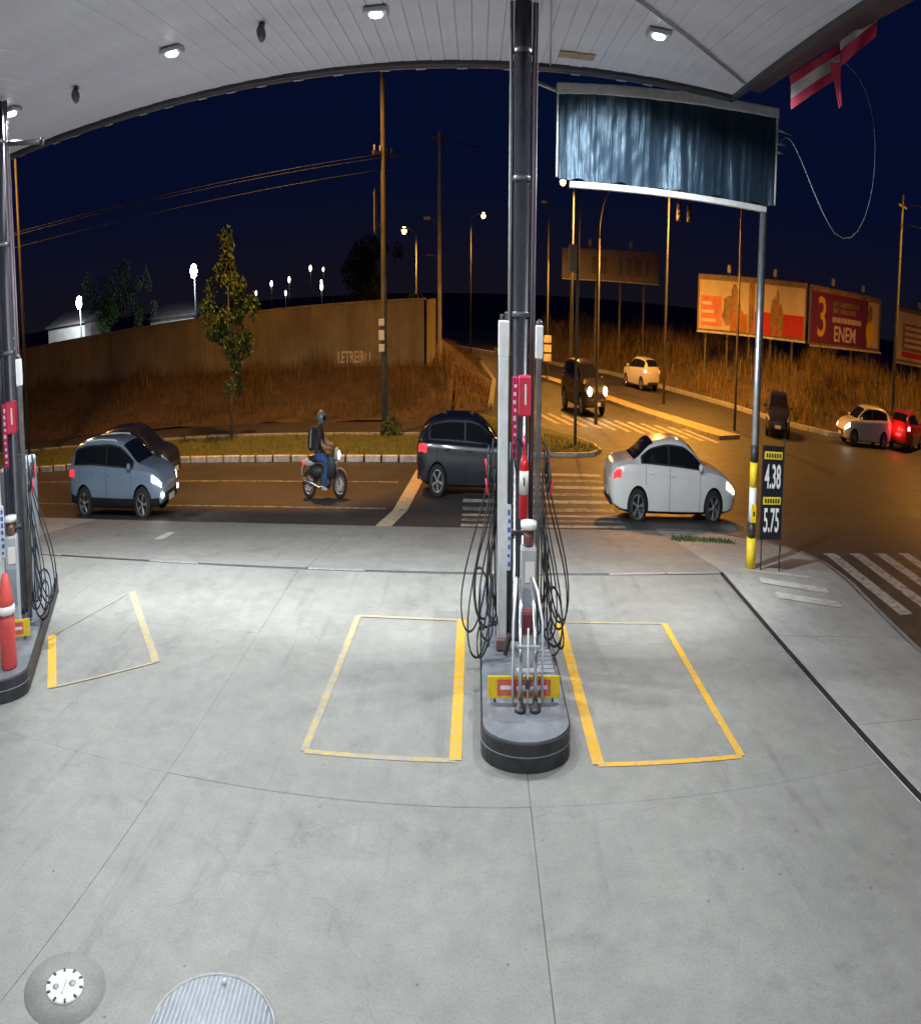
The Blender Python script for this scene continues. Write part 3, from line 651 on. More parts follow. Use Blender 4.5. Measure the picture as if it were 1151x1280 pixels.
        t = T('vent_cover', 'low grey louvred cover on the island beside the pipe stand', 'vent', .36, 1.75, .222)
        b = MB(); b.box((0, 0, .05), (.34, 1.1, .10), M['island_grey'], bev=.015); b.build('box', parent=t)
        for k in range(7):
            b = MB(); b.box((0, -.38 + k * .12, .107), (.28, .05, .018), mat('louvre grey', (.24, .25, .29), .5) if k == 0 else lm, Matrix.Rotation(.3, 3, 'X')); o = b.build('louvre', parent=t)
            lm = o.data.materials[0]
        lab, wd, ww = 'yellow and red warning plate across the island behind the pipe stand', .92, 1.08
    else:
        t = T('covered_extinguisher', 'red vinyl cover with white band over an extinguisher on the left island', 'extinguisher', .27, .46, .222)
        b = MB(); b.lathe([(.135, 0), (.15, .02), (.145, .40), (.13, .52)], n=22, m=M['red_cloth']); b.build('cover', parent=t)
        b = MB(); b.lathe([(.14, .50), (.165, .515), (.165, .565), (.135, .58)], n=22, m=M['white_print']); b.build('band', parent=t)
        b = MB(); b.lathe([(.135, .575), (.13, .64), (.085, .80), (.05, .86), (.001, .875)], n=22, m=M['red_cloth']); b.build('hood', parent=t)
        lab, wd, ww = 'yellow and red warning plate on the left island', 1.5, 1.0
    t = T('warning_plate', lab, 'sign', .0, wd, .222, 'warning plates on the pump islands')
    b = MB(); b.box((0, 0, .12), (ww, .02, .17), M['yellow_plate'], bev=.004); pl = b.build('plate', parent=t)
    b = MB(); b.box((0, -.012, .12), (ww * .74, .006, .12), M['red_plate']); b.build('red_field', parent=pl)
    for k in range(3):
        b = MB(); b.box((-.27 + k * .27, -.017, .12), (.16, .004, .03), M['white_print']); b.build('print_mark', parent=pl)
    for x in (-ww * .4, ww * .4):
        b = MB(); b.box((x, .02, .03), (.03, .03, .06), M['chain']); b.build('foot', parent=t)
pump_set((.73, 8.66), 0.0, 'central', True)
pump_set((-7.95, 8.55), .50, 'left', False)

# ================================================================== SIGN BOARD, STRIPED POST, PRICE SIGN
t = thing('covered_sign_board', 'wide sign board wrapped in wrinkled black plastic with white frame', 'sign board', (4.62, 15.95, 0))
tarp = bpy.data.materials.new('black plastic sheet'); tarp.use_nodes = True
b_ = tarp.node_tree.nodes['Principled BSDF']; b_.inputs['Base Color'].default_value = (.020, .036, .058, 1); b_.inputs['Roughness'].default_value = .30; b_.inputs['Specular IOR Level'].default_value = .36; b_.inputs['Specular Tint'].default_value = (.55, .78, 1, 1)
tz = N(tarp, 'ShaderNodeTexNoise'); tz.inputs['Scale'].default_value = 5; tz.inputs['Detail'].default_value = 8
tt = N(tarp, 'ShaderNodeTexCoord'); tm = N(tarp, 'ShaderNodeMapping'); tm.inputs['Scale'].default_value = (5.5, 1, .7)
tarp.node_tree.links.new(tt.outputs['Object'], tm.inputs[0]); tarp.node_tree.links.new(tm.outputs[0], tz.inputs['Vector'])
tb = N(tarp, 'ShaderNodeBump'); tb.inputs['Strength'].default_value = .45; tb.inputs['Distance'].default_value = .03
tarp.node_tree.links.new(tz.outputs['Fac'], tb.inputs['Height']); tarp.node_tree.links.new(tb.outputs[0], b_.inputs['Normal'])
def zt(x): return 5.70 + (x / 5.5) * .20        # top edge rises a little to the right
def zb(x): return 4.50 + (x / 5.5) * .06
nx, nz = 150, 26; vs = []; rr = random.Random(3)
ph = [(k_, rr.uniform(0, 6), .055 / (k_ ** .75)) for k_ in (1.3, 2.9, 4.7, 7.3, 9.1, 13.7, 17.9, 23.3, 31.1, 41.0)]
for j in range(nz + 1):
    for i in range(nx + 1):
        x = -2.72 + 5.44 * i / nx; f = j / nz; z = lerp(zb(x) + .05 + .03 * math.sin(x * 9) * math.sin(x * 3.7), zt(x) - .06, f)
        y = sum(a * math.sin(k * x + p + .8 * math.sin(3 * f + p)) * (1.0 - .35 * f) for k, p, a in ph)
        y += .009 * math.sin(6 * f + 5 * x + 2 * math.sin(2.3 * x)) * math.sin(6.1 * x + 2 * f) + .003 * math.sin(19 * f - 17 * x) * math.sin(3.3 * x + 4 * f)
        vs.append((x, y - .03, z))
b = MB(); b.add(vs, [(j * (nx + 1) + i, j * (nx + 1) + i + 1, (j + 1) * (nx + 1) + i + 1, (j + 1) * (nx + 1) + i) for j in range(nz) for i in range(nx)], tarp, True); b.build('plastic_sheet', parent=t)
wf = mat('white sign frame', (.68, .69, .68), .45, .1, .2, 4)
def beam(p, q_, w_, h_, m_, nm, par):
    p, q_ = Vector(p), Vector(q_); d = q_ - p; rot = Matrix.Rotation(-math.atan2(d.z, d.x), 3, 'Y') if abs(d.y) < 1e-6 else d.to_track_quat('X', 'Z').to_matrix()
    b = MB(); b.box((p + q_) / 2, (d.length, w_, h_), m_, rot, .008); return b.build(nm, parent=par)
beam((-2.78, -.02, zt(-2.78)), (2.80, -.02, zt(2.8)), .16, .13, wf, 'top_rail', t)
beam((-2.45, -.02, zb(-2.45)), (2.55, -.02, zb(2.55)), .16, .075, wf, 'bottom_rail', t)
for x in (-2.76, 2.78):
    b = MB(); b.box((x, -.02, (zt(x) + zb(x)) / 2), (.035, .12, zt(x) - zb(x) - .16), wf, bev=.006); b.build('side_rail', parent=t)
b = MB(); b.box((0, .14, 5.12), (5.4, .03, 1.05), M['fascia']); b.build('back_panel', parent=t)
beam((-3.3, -.02, 5.66), (-2.80, -.02, zt(-2.8) - .02), .06, .05, M['steel'], 'bracket', t)
for z in (5.60, 5.42, 5.30):
    b = MB(); b.tube([(2.80, 0, z), (3.15 + random.uniform(-.1, .2), 0, z + random.uniform(-.03, .03))], .018, 6, M['steel']); b.build('bracket', parent=t)
t = thing('striped_post', 'round steel post painted yellow and black at its base carrying the sign board', 'post', (7.12, 15.96, zst(7.12, 15.96)))
b = MB(); b.lathe([(.085, 0), (.085, 4.62)], n=20, m=M['steel']); b.build('shaft', parent=t)
b = MB(); b.tube([(.11, .03, 1.2), (.11, .03, 4.6)], .025, 8, M['galv_pole']); b.build('conduit', parent=t)
for z0, z1, m_, r in ((.02, .42, M['yellow_plate'], .125), (.42, .62, M['island_black'], .10), (.62, 1.08, M['white_plastic'], .098), (1.08, 1.40, M['yellow_plate'], .102), (1.40, 1.62, M['island_black'], .098)):
    b = MB(); b.lathe([(r, z0), (r, z1 - .006)], n=20, m=m_); bd = b.build('painted_band', parent=t)
b = MB(); b.box((0, -.10, .74), (.13, .03, .24), M['yellow_plate'], bev=.005); b.box((0, -.118, .74), (.05, .006, .06), M['dark_print']); b.build('sticker', parent=t)
t = thing('price_sign', 'black fuel price sign with yellow headings and white digits beside striped post', 'price sign', (7.62, 15.85, zst(7.6, 15.85)))
b = MB(); b.box((0, 0, 1.03), (.62, .05, 1.22), mat('black sign face', (.012, .013, .018), .4), bev=.008); pn = b.build('panel', parent=t)
for z in (1.52, .93):
    b = MB(); b.box((0, -.03, z), (.52, .012, .10), M['yellow_plate'], bev=.003); hd = b.build('heading', parent=pn)
    for k in range(6):
        b = MB(); b.box((-.19 + k * .076, -.038, z), (.05, .004, .055), M['dark_print']); b.build('print_mark', parent=hd)
for z, tx in ((1.23, '4.38'), (.66, '5.75')): lettering('price_digits', tx, .44, M['white_print'], pn, (0, -.032, z), (PI / 2, 0, 0), .62, .006)
for x in (-.25, .30):
    b = MB(); b.box((x, .0, .22), (.03, .03, .46), M['chain']); b.build('leg', parent=t)
b = MB(); b.box((.31, .0, 1.0), (.025, .06, 1.5), M['chain']); b.build('frame_post', parent=t)
# weeds at the forecourt edge
def tuft_mesh(n, rx, ry, hmin, hmax, seed, w=.02, zf=None, c=(0, 0)):
    r = random.Random(seed); b = MB(); vs, fs = [], []
    for k in range(n):
        q_ = r.choice((-.9, -.55, -.3, .05, .4, .75, .95)); x, y = c[0] + rx * (q_ + r.gauss(0, .13)), c[1] + ry * (r.gauss(0, .5) - .6 * q_); z = zf(x, y) if zf else 0
        h = r.uniform(hmin, hmax); a = r.uniform(0, 2 * PI); lx, ly = r.uniform(-.5, .5) * h, r.uniform(-.5, .5) * h; o = len(vs); ww = w * r.uniform(.6, 1.4)
        dx, dy = math.cos(a) * ww, math.sin(a) * ww
        vs += [(x - dx, y - dy, z), (x + dx, y + dy, z), (x + dx * .7 + lx * .4, y + dy * .7 + ly * .4, z + h * .6), (x - dx * .7 + lx * .4, y - dy * .7 + ly * .4, z + h * .6), (x + lx, y + ly, z + h)]
        fs += [(o, o + 1, o + 2, o + 3), (o + 3, o + 2, o + 4)]
    b.add(vs, fs); return b
M['weed'] = mat('green weed', (.07, .115, .03), .7, 0, .4, 5)
M['dry_grass'] = mat('dry grass', (.21, .135, .045), .85, 0, .55, 1.2)
M['dry_grass2'] = mat('brown dead weeds', (.13, .072, .03), .85, 0, .55, 1.0)
M['verge_grass'] = mat('verge grass', (.15, .17, .03), .8, 0, .4, 2)
M['leaf'] = mat('tree leaf', (.024, .066, .020), .6, 0, .4, 2)
M['leaf_dark'] = mat('dark tree leaf', (.035, .055, .025), .7, 0, .4, 1)
M['bark'] = mat('bark', (.12, .09, .065), .9, 0, .4, 6, .5)
tag(tuft_mesh(700, .85, .30, .015, .085, 4, .02, zst, (7.05, 19.6)).build('weeds', M['weed']), 'low green weeds growing in the forecourt edge behind the white sedan', 'weeds', kind='stuff')

# torn banner and loose cable on the right fascia
t = thing('torn_banner', 'torn red banner with pale stripe hanging from the canopy side', 'banner', (0, 0, 0))
rd, pale = mat('banner red', (.50, .02, .07), .6, 0, .2, 3), mat('banner pale', (.50, .46, .45), .6, 0, .2, 3)
def cloth(name, A, B, C, D, bands, par, amp=.02):
    A, B, C, D = [Vector((0, 0, 3.2)).lerp(Vector(p), .945) for p in (A, B, C, D)]; k = 0
    for f0, f1, m_ in bands:
        vs = []; n = 14; b = MB()
        for j in range(3):
            f = lerp(f0, f1, j / 2)
            for i in range(n + 1):
                s_ = i / n; p = (A.lerp(B, s_)).lerp(D.lerp(C, s_), f); w_ = amp * math.sin(9 * s_ + 5 * f); vs.append(p + Vector((w_, w_ * .6, w_ * .5)))
        top = len(vs); vs += [v + Vector((.006, .004, 0)) for v in vs]
        fs = [(j * (n + 1) + i, j * (n + 1) + i + 1, (j + 1) * (n + 1) + i + 1, (j + 1) * (n + 1) + i) for j in range(2) for i in range(n)]
        fs += [tuple(top + q_ for q_ in f)[::-1] for f in fs]
        b.add(vs, fs, m_, True); b.build(name, parent=par)
cloth('cloth_band', (6.28, 13.0, 5.77), (7.0, 12.05, 6.14), (6.90, 12.05, 5.74), (6.36, 13.0, 5.42), [(0, .30, rd), (.30, .68, pale), (.68, 1, rd)], t)
cloth('cloth_band', (6.30, 11.0, 5.86), (6.60, 10.2, 6.10), (6.56, 10.2, 5.86), (6.32, 11.0, 5.62), [(0, .35, pale), (.35, 1, rd)], t)
cloth('cloth_band', (6.50, 11.7, 5.78), (6.62, 11.5, 5.78), (6.70, 11.5, 5.36), (6.68, 11.55, 5.34), [(0, 1, rd)], t)
b = MB(); b.tube([tuple(p) for p in bez((6.4, 11.4, 5.78), (8.3, 11.9, 6.0), (8.0, 12.0, 3.8), (6.95, 12.0, 4.14), 14)] + [tuple(p) for p in bez((6.95, 12.0, 4.14), (6.3, 12.0, 4.45), (6.5, 13.2, 5.4), (7.48, 15.85, 5.42), 14)][1:], .007, 6, M['cable']); tag(b.build('loose_cable'), 'pale loose cable hanging in a loop below the torn banner', 'cable')

# ================================================================== VEHICLES
def paint(name, col, metal=.0, rough=.3): return mat(name, col, rough, metal, .06, 2, coat=.9)
M['glass'] = mat('dark car glass', (.010, .011, .014), .10, spec=.6)
M['tyre'] = mat('tyre', (.02, .02, .02), .85, 0, .2, 10)
M['rim'] = mat('alloy rim', (.42, .42, .44), .35, .7, .2, 8)
M['arch'] = mat('wheel well', (.008, .008, .008), .95)
M['trim'] = mat('black trim', (.02, .02, .022), .55)
M['plate'] = mat('number plate', (.55, .56, .56), .5)
M['head_on'] = mat('lit headlight', (.9, .9, .9), .2, emit=(1, .96, .9), es=14)
M['head_hi'] = mat('bright headlight', (.9, .9, .9), .2, emit=(1, .90, .75), es=30)
M['head_off'] = mat('headlight glass', (.55, .56, .58), .12, .2)
M['tail_on'] = mat('lit tail lamp', (.5, .02, .02), .25, emit=(1, .04, .05), es=1.3)
M['tail_hi'] = mat('bright brake lamp', (.6, .02, .02), .25, emit=(1, .05, .07), es=22)
M['tail_off'] = mat('tail lamp', (.28, .012, .012), .2)
def curve(pts, x):
    xs = np.array([p[0] for p in pts]); ys = np.array([p[1] for p in pts]); n = len(xs); x = float(np.clip(x, xs[0], xs[-1]))
    h = np.diff(xs); d = np.diff(ys) / h; m = np.zeros(n); m[0], m[-1] = d[0], d[-1]
    for i in range(1, n - 1): m[i] = 0 if d[i - 1] * d[i] <= 0 else 2 * d[i - 1] * d[i] / (d[i - 1] + d[i])
    i = int(min(max(np.searchsorted(xs, x) - 1, 0), n - 2)); t = (x - xs[i]) / h[i]
    return ((2 * t ** 3 - 3 * t * t + 1) * ys[i] + (t ** 3 - 2 * t * t + t) * h[i] * m[i] + (-2 * t ** 3 + 3 * t * t) * ys[i + 1] + (t ** 3 - t * t) * h[i] * m[i + 1])
SPEC = {
 'sedan': dict(L=4.55, W=1.78, wb=2.72, r=.315, top=[(-2.275, .80), (-2.2, .98), (-1.95, 1.06), (-1.5, 1.10), (-.85, 1.40), (-.25, 1.47), (.2, 1.45), (.5, 1.36), (1.12, 1.02), (1.6, .95), (2.0, .80), (2.275, .58)],
   belt=[(-2.275, .78), (-2.1, .97), (-1.5, 1.03), (-.5, .99), (.5, .95), (1.15, .93), (1.7, .86), (2.05, .72), (2.275, .55)], ws=(.42, 1.10), rw=(-1.50, -.82), pil=(-.28, .06), cab=(-1.35, 1.0)),
 'suv': dict(L=4.32, W=1.80, wb=2.66, r=.345, top=[(-2.16, .98), (-2.1, 1.16), (-1.95, 1.42), (-1.65, 1.57), (-1.0, 1.63), (-.2, 1.64), (.3, 1.59), (.55, 1.48), (1.15, 1.14), (1.6, 1.06), (1.95, .94), (2.16, .70)],
   belt=[(-2.16, .95), (-2.0, 1.10), (-1.2, 1.10), (.2, 1.04), (1.15, 1.02), (1.7, .97), (2.0, .84), (2.16, .66)], ws=(.46, 1.14), rw=(-2.08, -1.75), pil=(-.26, .06), cab=(-1.78, 1.02)),
 'hatch': dict(L=4.0, W=1.72, wb=2.50, r=.305, top=[(-2.0, .92), (-1.93, 1.08), (-1.72, 1.28), (-1.4, 1.42), (-.7, 1.485), (-.1, 1.48), (.25, 1.42), (.55, 1.28), (1.05, 1.0), (1.5, .94), (1.8, .82), (2.0, .60)],
   belt=[(-2.0, .90), (-1.85, 1.02), (-1.1, 1.0), (.2, .95), (1.05, .93), (1.6, .86), (1.85, .74), (2.0, .57)], ws=(.36, 1.04), rw=(-1.90, -1.48), pil=(-.25, .05), cab=(-1.5, .92)),
}
_cars = {}
def make_body(kind):
    s = SPEC[kind]; L, Wd = s['L'], s['W'] / 2; xs = sorted(set([-L / 2, L / 2, s['pil'][0] - .03, s['pil'][0] + .03, *s['ws'], *s['rw'], *s['cab']] + [round(-L / 2 + L * k / 54, 4) for k in range(55)]))
    xs = [x for i, x in enumerate(xs) if i == 0 or x - xs[i - 1] > .012]
    wp = [(-L / 2, .70), (-L / 2 + .10, .86), (-L / 2 + .4, .955), (-L / 2 + .9, .995), (0, 1.0), (L / 2 - .9, .985), (L / 2 - .4, .92), (L / 2 - .12, .78), (L / 2, .60)]
    bp = [(-L / 2, .46), (-L / 2 + .12, .30), (-L / 2 + .5, .22), (0, .19), (L / 2 - .6, .20), (L / 2 - .12, .25), (L / 2, .38)]
    if kind == 'suv': bp = [(x, z + .06) for x, z in bp]
    secs = []
    for x in xs:
        w_ = Wd * curve(wp, x); zb_, ze, zt_ = curve(bp, x), curve(s['belt'], x), curve(s['top'], x); zt_ = max(zt_, ze + .012)
        P = [(0, zb_), (w_ * .84, zb_), (w_ * .95, zb_ + .05)]
        for f, k in ((.22, .985), (.40, 1.0), (.58, 1.0), (.72, .99), (.84, .985), (.93, .975), (1, .95)): P.append((w_ * k, lerp(zb_ + .05, ze, f)))
        cabf = clamp((zt_ - ze) / .4)
        zr_ = zt_ - .075 * cabf - .008
        for f in (.06, .14, .34, .54, .74, .87, .95, 1.0): P.append((lerp(w_ * .925, w_ * lerp(.80, .70, cabf), f), lerp(ze + .004, zr_, f)))
        wr = w_ * lerp(.80, .70, cabf)
        for f, dz in ((.93, .55), (.80, .22), (.5, .06), (.25, .01), (0, 0)): P.append((wr * f, zt_ - (zt_ - zr_) * dz))
        secs.append(P)
    nr = len(secs[0]); vs = []
    for x, P in zip(xs, secs):
        vs += [(x, y, z) for y, z in P] + [(x, -y, z) for y, z in P[-2:0:-1]]
    m = 2 * nr - 2; fs = []
    for i in range(len(xs) - 1):
        for k in range(m): fs.append((i * m + k, i * m + (k + 1) % m, (i + 1) * m + (k + 1) % m, (i + 1) * m + k))
    fs.append(tuple(range(m))[::-1]); fs.append(tuple((len(xs) - 1) * m + k for k in range(m)))
    return xs, secs, vs, fs, nr, m
def car_parts(kind):
    if kind in _cars: return _cars[kind]
    s = SPEC[kind]; xs, secs, vs, fs, nr, m = make_body(kind); L = s['L']
    me = bpy.data.meshes.new('body'); me.from_pydata(vs, [], fs); me.materials.append(M['trim']); me.materials.append(M['arch'])
    bm = bmesh.new(); bm.from_mesh(me); bmesh.ops.recalc_face_normals(bm, faces=bm.faces); bm.to_mesh(me); bm.free()
    for p in me.polygons: p.use_smooth = True
    nrm = {}
    me.update(); vn = [Vector(v.normal) for v in me.vertices]
    # cut wheel arches
    bo = bpy.data.objects.new('tmp_body', me); COL.objects.link(bo); cb = MB()
    for sx_ in (-1, 1):
        for sy in (-1, 1): cb.lathe([(s['r'] * 1.16, -.17), (s['r'] * 1.16, .17)], (sx_ * s['wb'] / 2, sy * (s['W'] / 2 - .08), s['r']), 32, M['arch'], 'Y', False)
    co = cb.build('tmp_cut'); md = bo.modifiers.new('b', 'BOOLEAN'); md.object = co; md.operation = 'DIFFERENCE'; md.solver = 'EXACT'; md.material_mode = 'TRANSFER'
    res = bpy.data.meshes.new_from_object(bo.evaluated_get(bpy.context.evaluated_depsgraph_get())); bpy.data.objects.remove(bo); bpy.data.objects.remove(co)
    res.set_sharp_from_angle(angle=rad(38))
    # conforming patches lifted a few mm off the body
    def grid_patch(i0, i1, k0, k1, off=.006, mirror=False):
        b = MB(); idx = []
        for i in range(i0, i1 + 1):
            for k in range(k0, k1 + 1):
                kk = (m - k) % m if mirror else k
                v = i * m + kk; idx.append(Vector(vs[v]) + vn[v] * off)
        n = k1 - k0 + 1
        b.add(idx, [(a * n + c, a * n + c + 1, (a + 1) * n + c + 1, (a + 1) * n + c) for a in range(i1 - i0) for c in range(n - 1)], None, True); return b
    def xi(x): return min(range(len(xs)), key=lambda i: abs(xs[i] - x))
    P = {'res': res, 'glass': [], 'seam': [], 'handle': [], 'xs': xs}
    ka, kb_ = 11, 15      # side glass rows
    def wok(i): return curve(s['top'], xs[i]) - curve(s['belt'], xs[i]) > .20
    i0, i1 = xi(s['cab'][0]), xi(s['cab'][1]); ip, iq = xi(s['pil'][0] - .03), xi(s['pil'][0] + .03)
    while not wok(i0): i0 += 1
    while not wok(i1): i1 -= 1
    for mir in (False, True):
        P.setdefault('trim', []).append(grid_patch(i0 - 1, i1 + 1, ka - 1, kb_ + 1, .003, mir))
        P['glass'].append(('side_window', grid_patch(i0, ip, ka, kb_, .006, mir))); P['glass'].append(('side_window', grid_patch(iq, i1, ka, kb_, .006, mir)))
    top0 = 18; full = lambda a, c: [grid_patch(a, c, top0, nr - 1, .006, q_) for q_ in (False, True)]
    for nm, (xa, xb) in (('windscreen', s['ws']), ('rear_window', s['rw'])):
        g1, g2 = full(xi(xa), xi(xb)); g1.add(g2.v, g2.f, None, True); P['glass'].append((nm, g1))
    def yside(x, z):
        i = xi(x); best = min(range(2, 10), key=lambda k: abs(secs[i][k][1] - z)); return secs[i][best][0]
    for mir in (1, -1):
        for x in (s['pil'][0], i1 and xs[i1] - .02, s['cab'][0] + .25):
            i = xi(x); b = MB(); pts = [(xs[i], mir * (secs[i][k][0] + .002), secs[i][k][1]) for k in range(2, 10)]
            if abs(abs(x) - s['wb'] / 2) < s['r'] * 1.05: pts = [p for p in pts if p[2] > s['r'] * 1.9]
            if len(pts) > 1: b.tube(pts, .006, 5, M['trim']); P['seam'].append(b)
        for x in (s['pil'][0] - .62, s['pil'][0] + .25 - .10):
            z = curve(s['belt'], x) - .12; b = MB(); b.box((x, mir * (yside(x, z) + .012), z), (.19, .03, .028), None, bev=.008); P['handle'].append(b)
    P['yside'] = yside; P['grid_patch'] = grid_patch; P['xi'] = xi; P['nr'] = nr
    # wheel
    r = s['r']; b = MB(); b.lathe([(r * .66, -.10), (r * .90, -.105), (r, -.07), (r, .07), (r * .90, .105), (r * .66, .10)], n=28, m=M['tyre'], axis='Y', cap=False); P['tyre'] = b
    b = MB(); b.lathe([(r * .67, .095), (r * .62, .10), (r * .60, .04), (r * .001, .03)], n=28, m=M['trim'], axis='Y', cap=False); b.lathe([(r * .68, .098), (r * .64, .106), (r * .60, .06)], n=28, m=M['rim'], axis='Y', cap=False)
    for k in range(5):
        a = 2 * PI * k / 5
        for da in (-.10, .10): b.box((r * .36 * math.cos(a + da), .085, r * .36 * math.sin(a + da)), (r * .54, .03, r * .09), M['rim'], Matrix.Rotation(-(a + da), 3, 'Y'), .008)
    b.lathe([(r * .14, .075), (r * .12, .11), (.001, .112)], n=12, m=M['rim'], axis='Y'); P['rim'] = b
    _cars[kind] = P
    return P
def car(name, kind, label, cat, loc, rz, pm, head='off', tail='off', group=None, rails=False, cladding=False, detail=True, glass=None):
    s = SPEC[kind]; P = car_parts(kind); t = thing(name, label, cat, loc, rz, group); L, Wd = s['L'], s['W'] / 2
    me = P['res'].copy(); me.materials[0] = pm; link('body', me, t)
    for nm, b in P['glass']:
        b.build(nm, glass or M['glass'], t)
    for b in P['trim']: b.build('window_surround', M['trim'], t)
    if detail:
        for mir in (False, True):
            if not cladding: P['grid_patch'](6, len(P['xs']) - 7, 1, 2, .006, mir).build('sill_trim', M['trim'], t)
        for b in P['seam']: b.build('door_seam', None, t)
        for b in P['handle']: b.build('door_handle', pm, t)
    for sx_ in (-1, 1):
        for sy in (-1, 1):
            w_ = thing('wheel', None, None); del_ = w_; w_.parent = t; w_.location = (sx_ * s['wb'] / 2, sy * (Wd - .115), s['r']); w_.rotation_euler = (0, random.uniform(0, 6), 0 if sy > 0 else PI)
            P['tyre'].build('tyre', parent=w_); P['rim'].build('rim', parent=w_)
    hm = {'off': M['head_off'], 'on': M['head_on'], 'hi': M['head_hi']}[head]; tm_ = {'off': M['tail_off'], 'on': M['tail_on'], 'hi': M['tail_hi']}[tail]
    gp, xi = P['grid_patch'], P['xi']
    for mir in (False, True):
        gp(xi(L / 2 - .40), len(P['xs']) - 2, 6, 8, .012, mir).build('headlight', hm, t)
        gp(1, xi(-L / 2 + .36), 6, 8, .012, mir).build('tail_light', tm_, t)
        if cladding: gp(2, len(P['xs']) - 3, 1, 3, .010, mir).build('sill_cladding', M['trim'], t)
    if cladding:
        for y in (-.62, .62):
            b = MB(); b.box((L / 2 - .05, y, .50), (.06, .14, .10), M['head_on'], bev=.02); b.build('fog_light', parent=t)
    b = MB(); b.box((L / 2 - .035, 0, .45), (.10, 1.02, .20), M['trim'], bev=.03); b.build('grille', parent=t)
    b = MB(); b.box((L / 2 + .02, 0, .40), (.02, .42, .12), M['plate'], bev=.004); b.build('number_plate', parent=t)
    b = MB(); b.box((-L / 2 + .00, 0, .48 if kind == 'sedan' else .62), (.03, .42, .12), M['plate'], bev=.004); b.build('number_plate', parent=t)
    b = MB(); b.box((-L / 2 + .05, 0, .36), (.10, 1.1, .14), M['trim'], bev=.03); b.build('rear_bumper', parent=t)
    for sg in (-1, 1):
        x = s['ws'][1] - .28; z = curve(s['belt'], x) + .08; b = MB(); b.ball((x, sg * (Wd + .085), z), (.07, .105, .075), pm, 12); b.tube([(x, sg * (Wd - .08), z - .05), (x, sg * (Wd + .03), z - .02)], .02, 6, M['trim']); b.build('mirror', parent=t)
        if rails:
            zz = curve(s['top'], -.4) + .0; b = MB(); b.tube([(-1.45, sg * .565, 1.52), (-1.3, sg * .565, 1.595), (-.6, sg * .565, 1.625), (.05, sg * .565, 1.60), (.2, sg * .565, 1.535)], .02, 8, M['silver']); b.build('roof_rail', parent=t)
    return t
PI2 = PI
suv = car('parked_suv', 'suv', 'grey blue suv with roof rails and lit headlights driving along the avenue', 'suv', (-13.75, 23.3, zroad(0, 23.3)), -.02, paint('grey blue paint', (.19, .255, .34)), 'on', 'on', rails=True, cladding=True)
suv.scale = (1.02, 1, .96)
suv.name = 'passing_suv'
for y in (.55, -.55): add_light('SPOT', 'lamp', (2.25, y, .8), 60, (1, .96, .9), .08, rad(70), (0, rad(-78), 0), .8, suv)
car('sedan', 'sedan', 'white sedan passing the striped post with red tail lamps', 'car', (7.40, 24.45, zroad(0, 24.45)), .0, paint('white paint', (.80, .81, .80)), 'on', 'on').scale = (1.09, 1.05, 1.07)
car('hatchback', 'hatch', 'dark blue hatchback behind the central pump on the zebra crossing', 'car', (-.15, 27.5, ZR), .0, paint('dark blue paint', (.009, .013, .024)), 'on', 'on').scale = (1.12, 1.06, 1.10)
car('hatchback', 'hatch', 'near black car half hidden behind the grey blue suv', 'car', (-15.6, 28.0, ZR), .0, paint('black paint', (.014, .016, .024)), 'off', 'off')
dv = car('far_van', 'suv', 'dark van with bright headlights waiting at the distant zebra crossing', 'van', (7.6, 46.9, ZR), -1.25, paint('black brown paint', (.03, .024, .022)), 'off', 'off', detail=False)
dv.scale = (1, 1, 1.12)
for y in (-.60, .60):
    b = MB(); b.lathe([(.001, 2.19), (.13, 2.17), (.14, 2.10)], (0, y, .78), 14, M['head_hi'], 'X'); b.build('headlight', parent=dv)
car('far_car', 'hatch', 'distant white car driving away with red tail lamps', 'car', (15.2, 60.6, ZR), 1.95, paint('white paint far', (.62, .60, .58)), 'off', 'hi', detail=False)
car('white_car', 'hatch', 'small white car heading left by the weedy bank, headlight lit', 'car', (27.2, 41.3, ZR), 3.08, paint('white paint right', (.66, .66, .64)), 'hi', 'on', detail=False)
rc = car('red_car', 'hatch', 'red car with glaring brake lamps behind the small white car', 'car', (31.2, 41.4, ZR), .62, paint('red paint', (.52, .012, .02)), 'off', 'hi', detail=False)
add_light('POINT', 'lamp', (-2.3, 0, .9), 25, (1, .05, .05), .15, parent=rc)
car('dark_car', 'hatch', 'dark blue car with one lit headlight behind the price sign post', 'car', (20.9, 43.0, ZR), -2.0, paint('blue black paint', (.02, .022, .05)), 'off', 'off', detail=False)

# ---- motorcycle and rider
MX, MY = -6.15, 26.35
t = thing('motorcycle', 'small motorcycle with red tail lamp carrying the helmeted rider', 'motorcycle', (MX, MY, ZR), .0)
for x in (-.62, .66):
    w_ = thing('wheel', None, None); w_.parent = t; w_.location = (x, 0, .29)
    b = MB(); b.lathe([(.20, -.05), (.26, -.06), (.295, -.02), (.295, .02), (.26, .06), (.20, .05)], n=28, m=M['tyre'], axis='Y', cap=False); b.build('tyre', parent=w_)
    b = MB(); b.lathe([(.21, -.03), (.185, -.035), (.185, .035), (.21, .03)], n=28, m=M['rim'], axis='Y', cap=False)
    for k in range(8): a = 2 * PI * k / 8; b.tube([(0, 0, 0), (.19 * math.cos(a), 0, .19 * math.sin(a))], .016, 5, M['rim'])
    b.lathe([(.06, -.06), (.06, .06)], n=12, m=M['rim'], axis='Y'); b.build('rim', parent=w_)
    b = MB(); b.lathe([(.13, -.07), (.13, -.062)], n=18, m=M['grate'], axis='Y'); b.build('brake_disc', parent=w_)
mb_white, mb_dark = paint('pearl fairing', (.50, .49, .47)), M['trim']
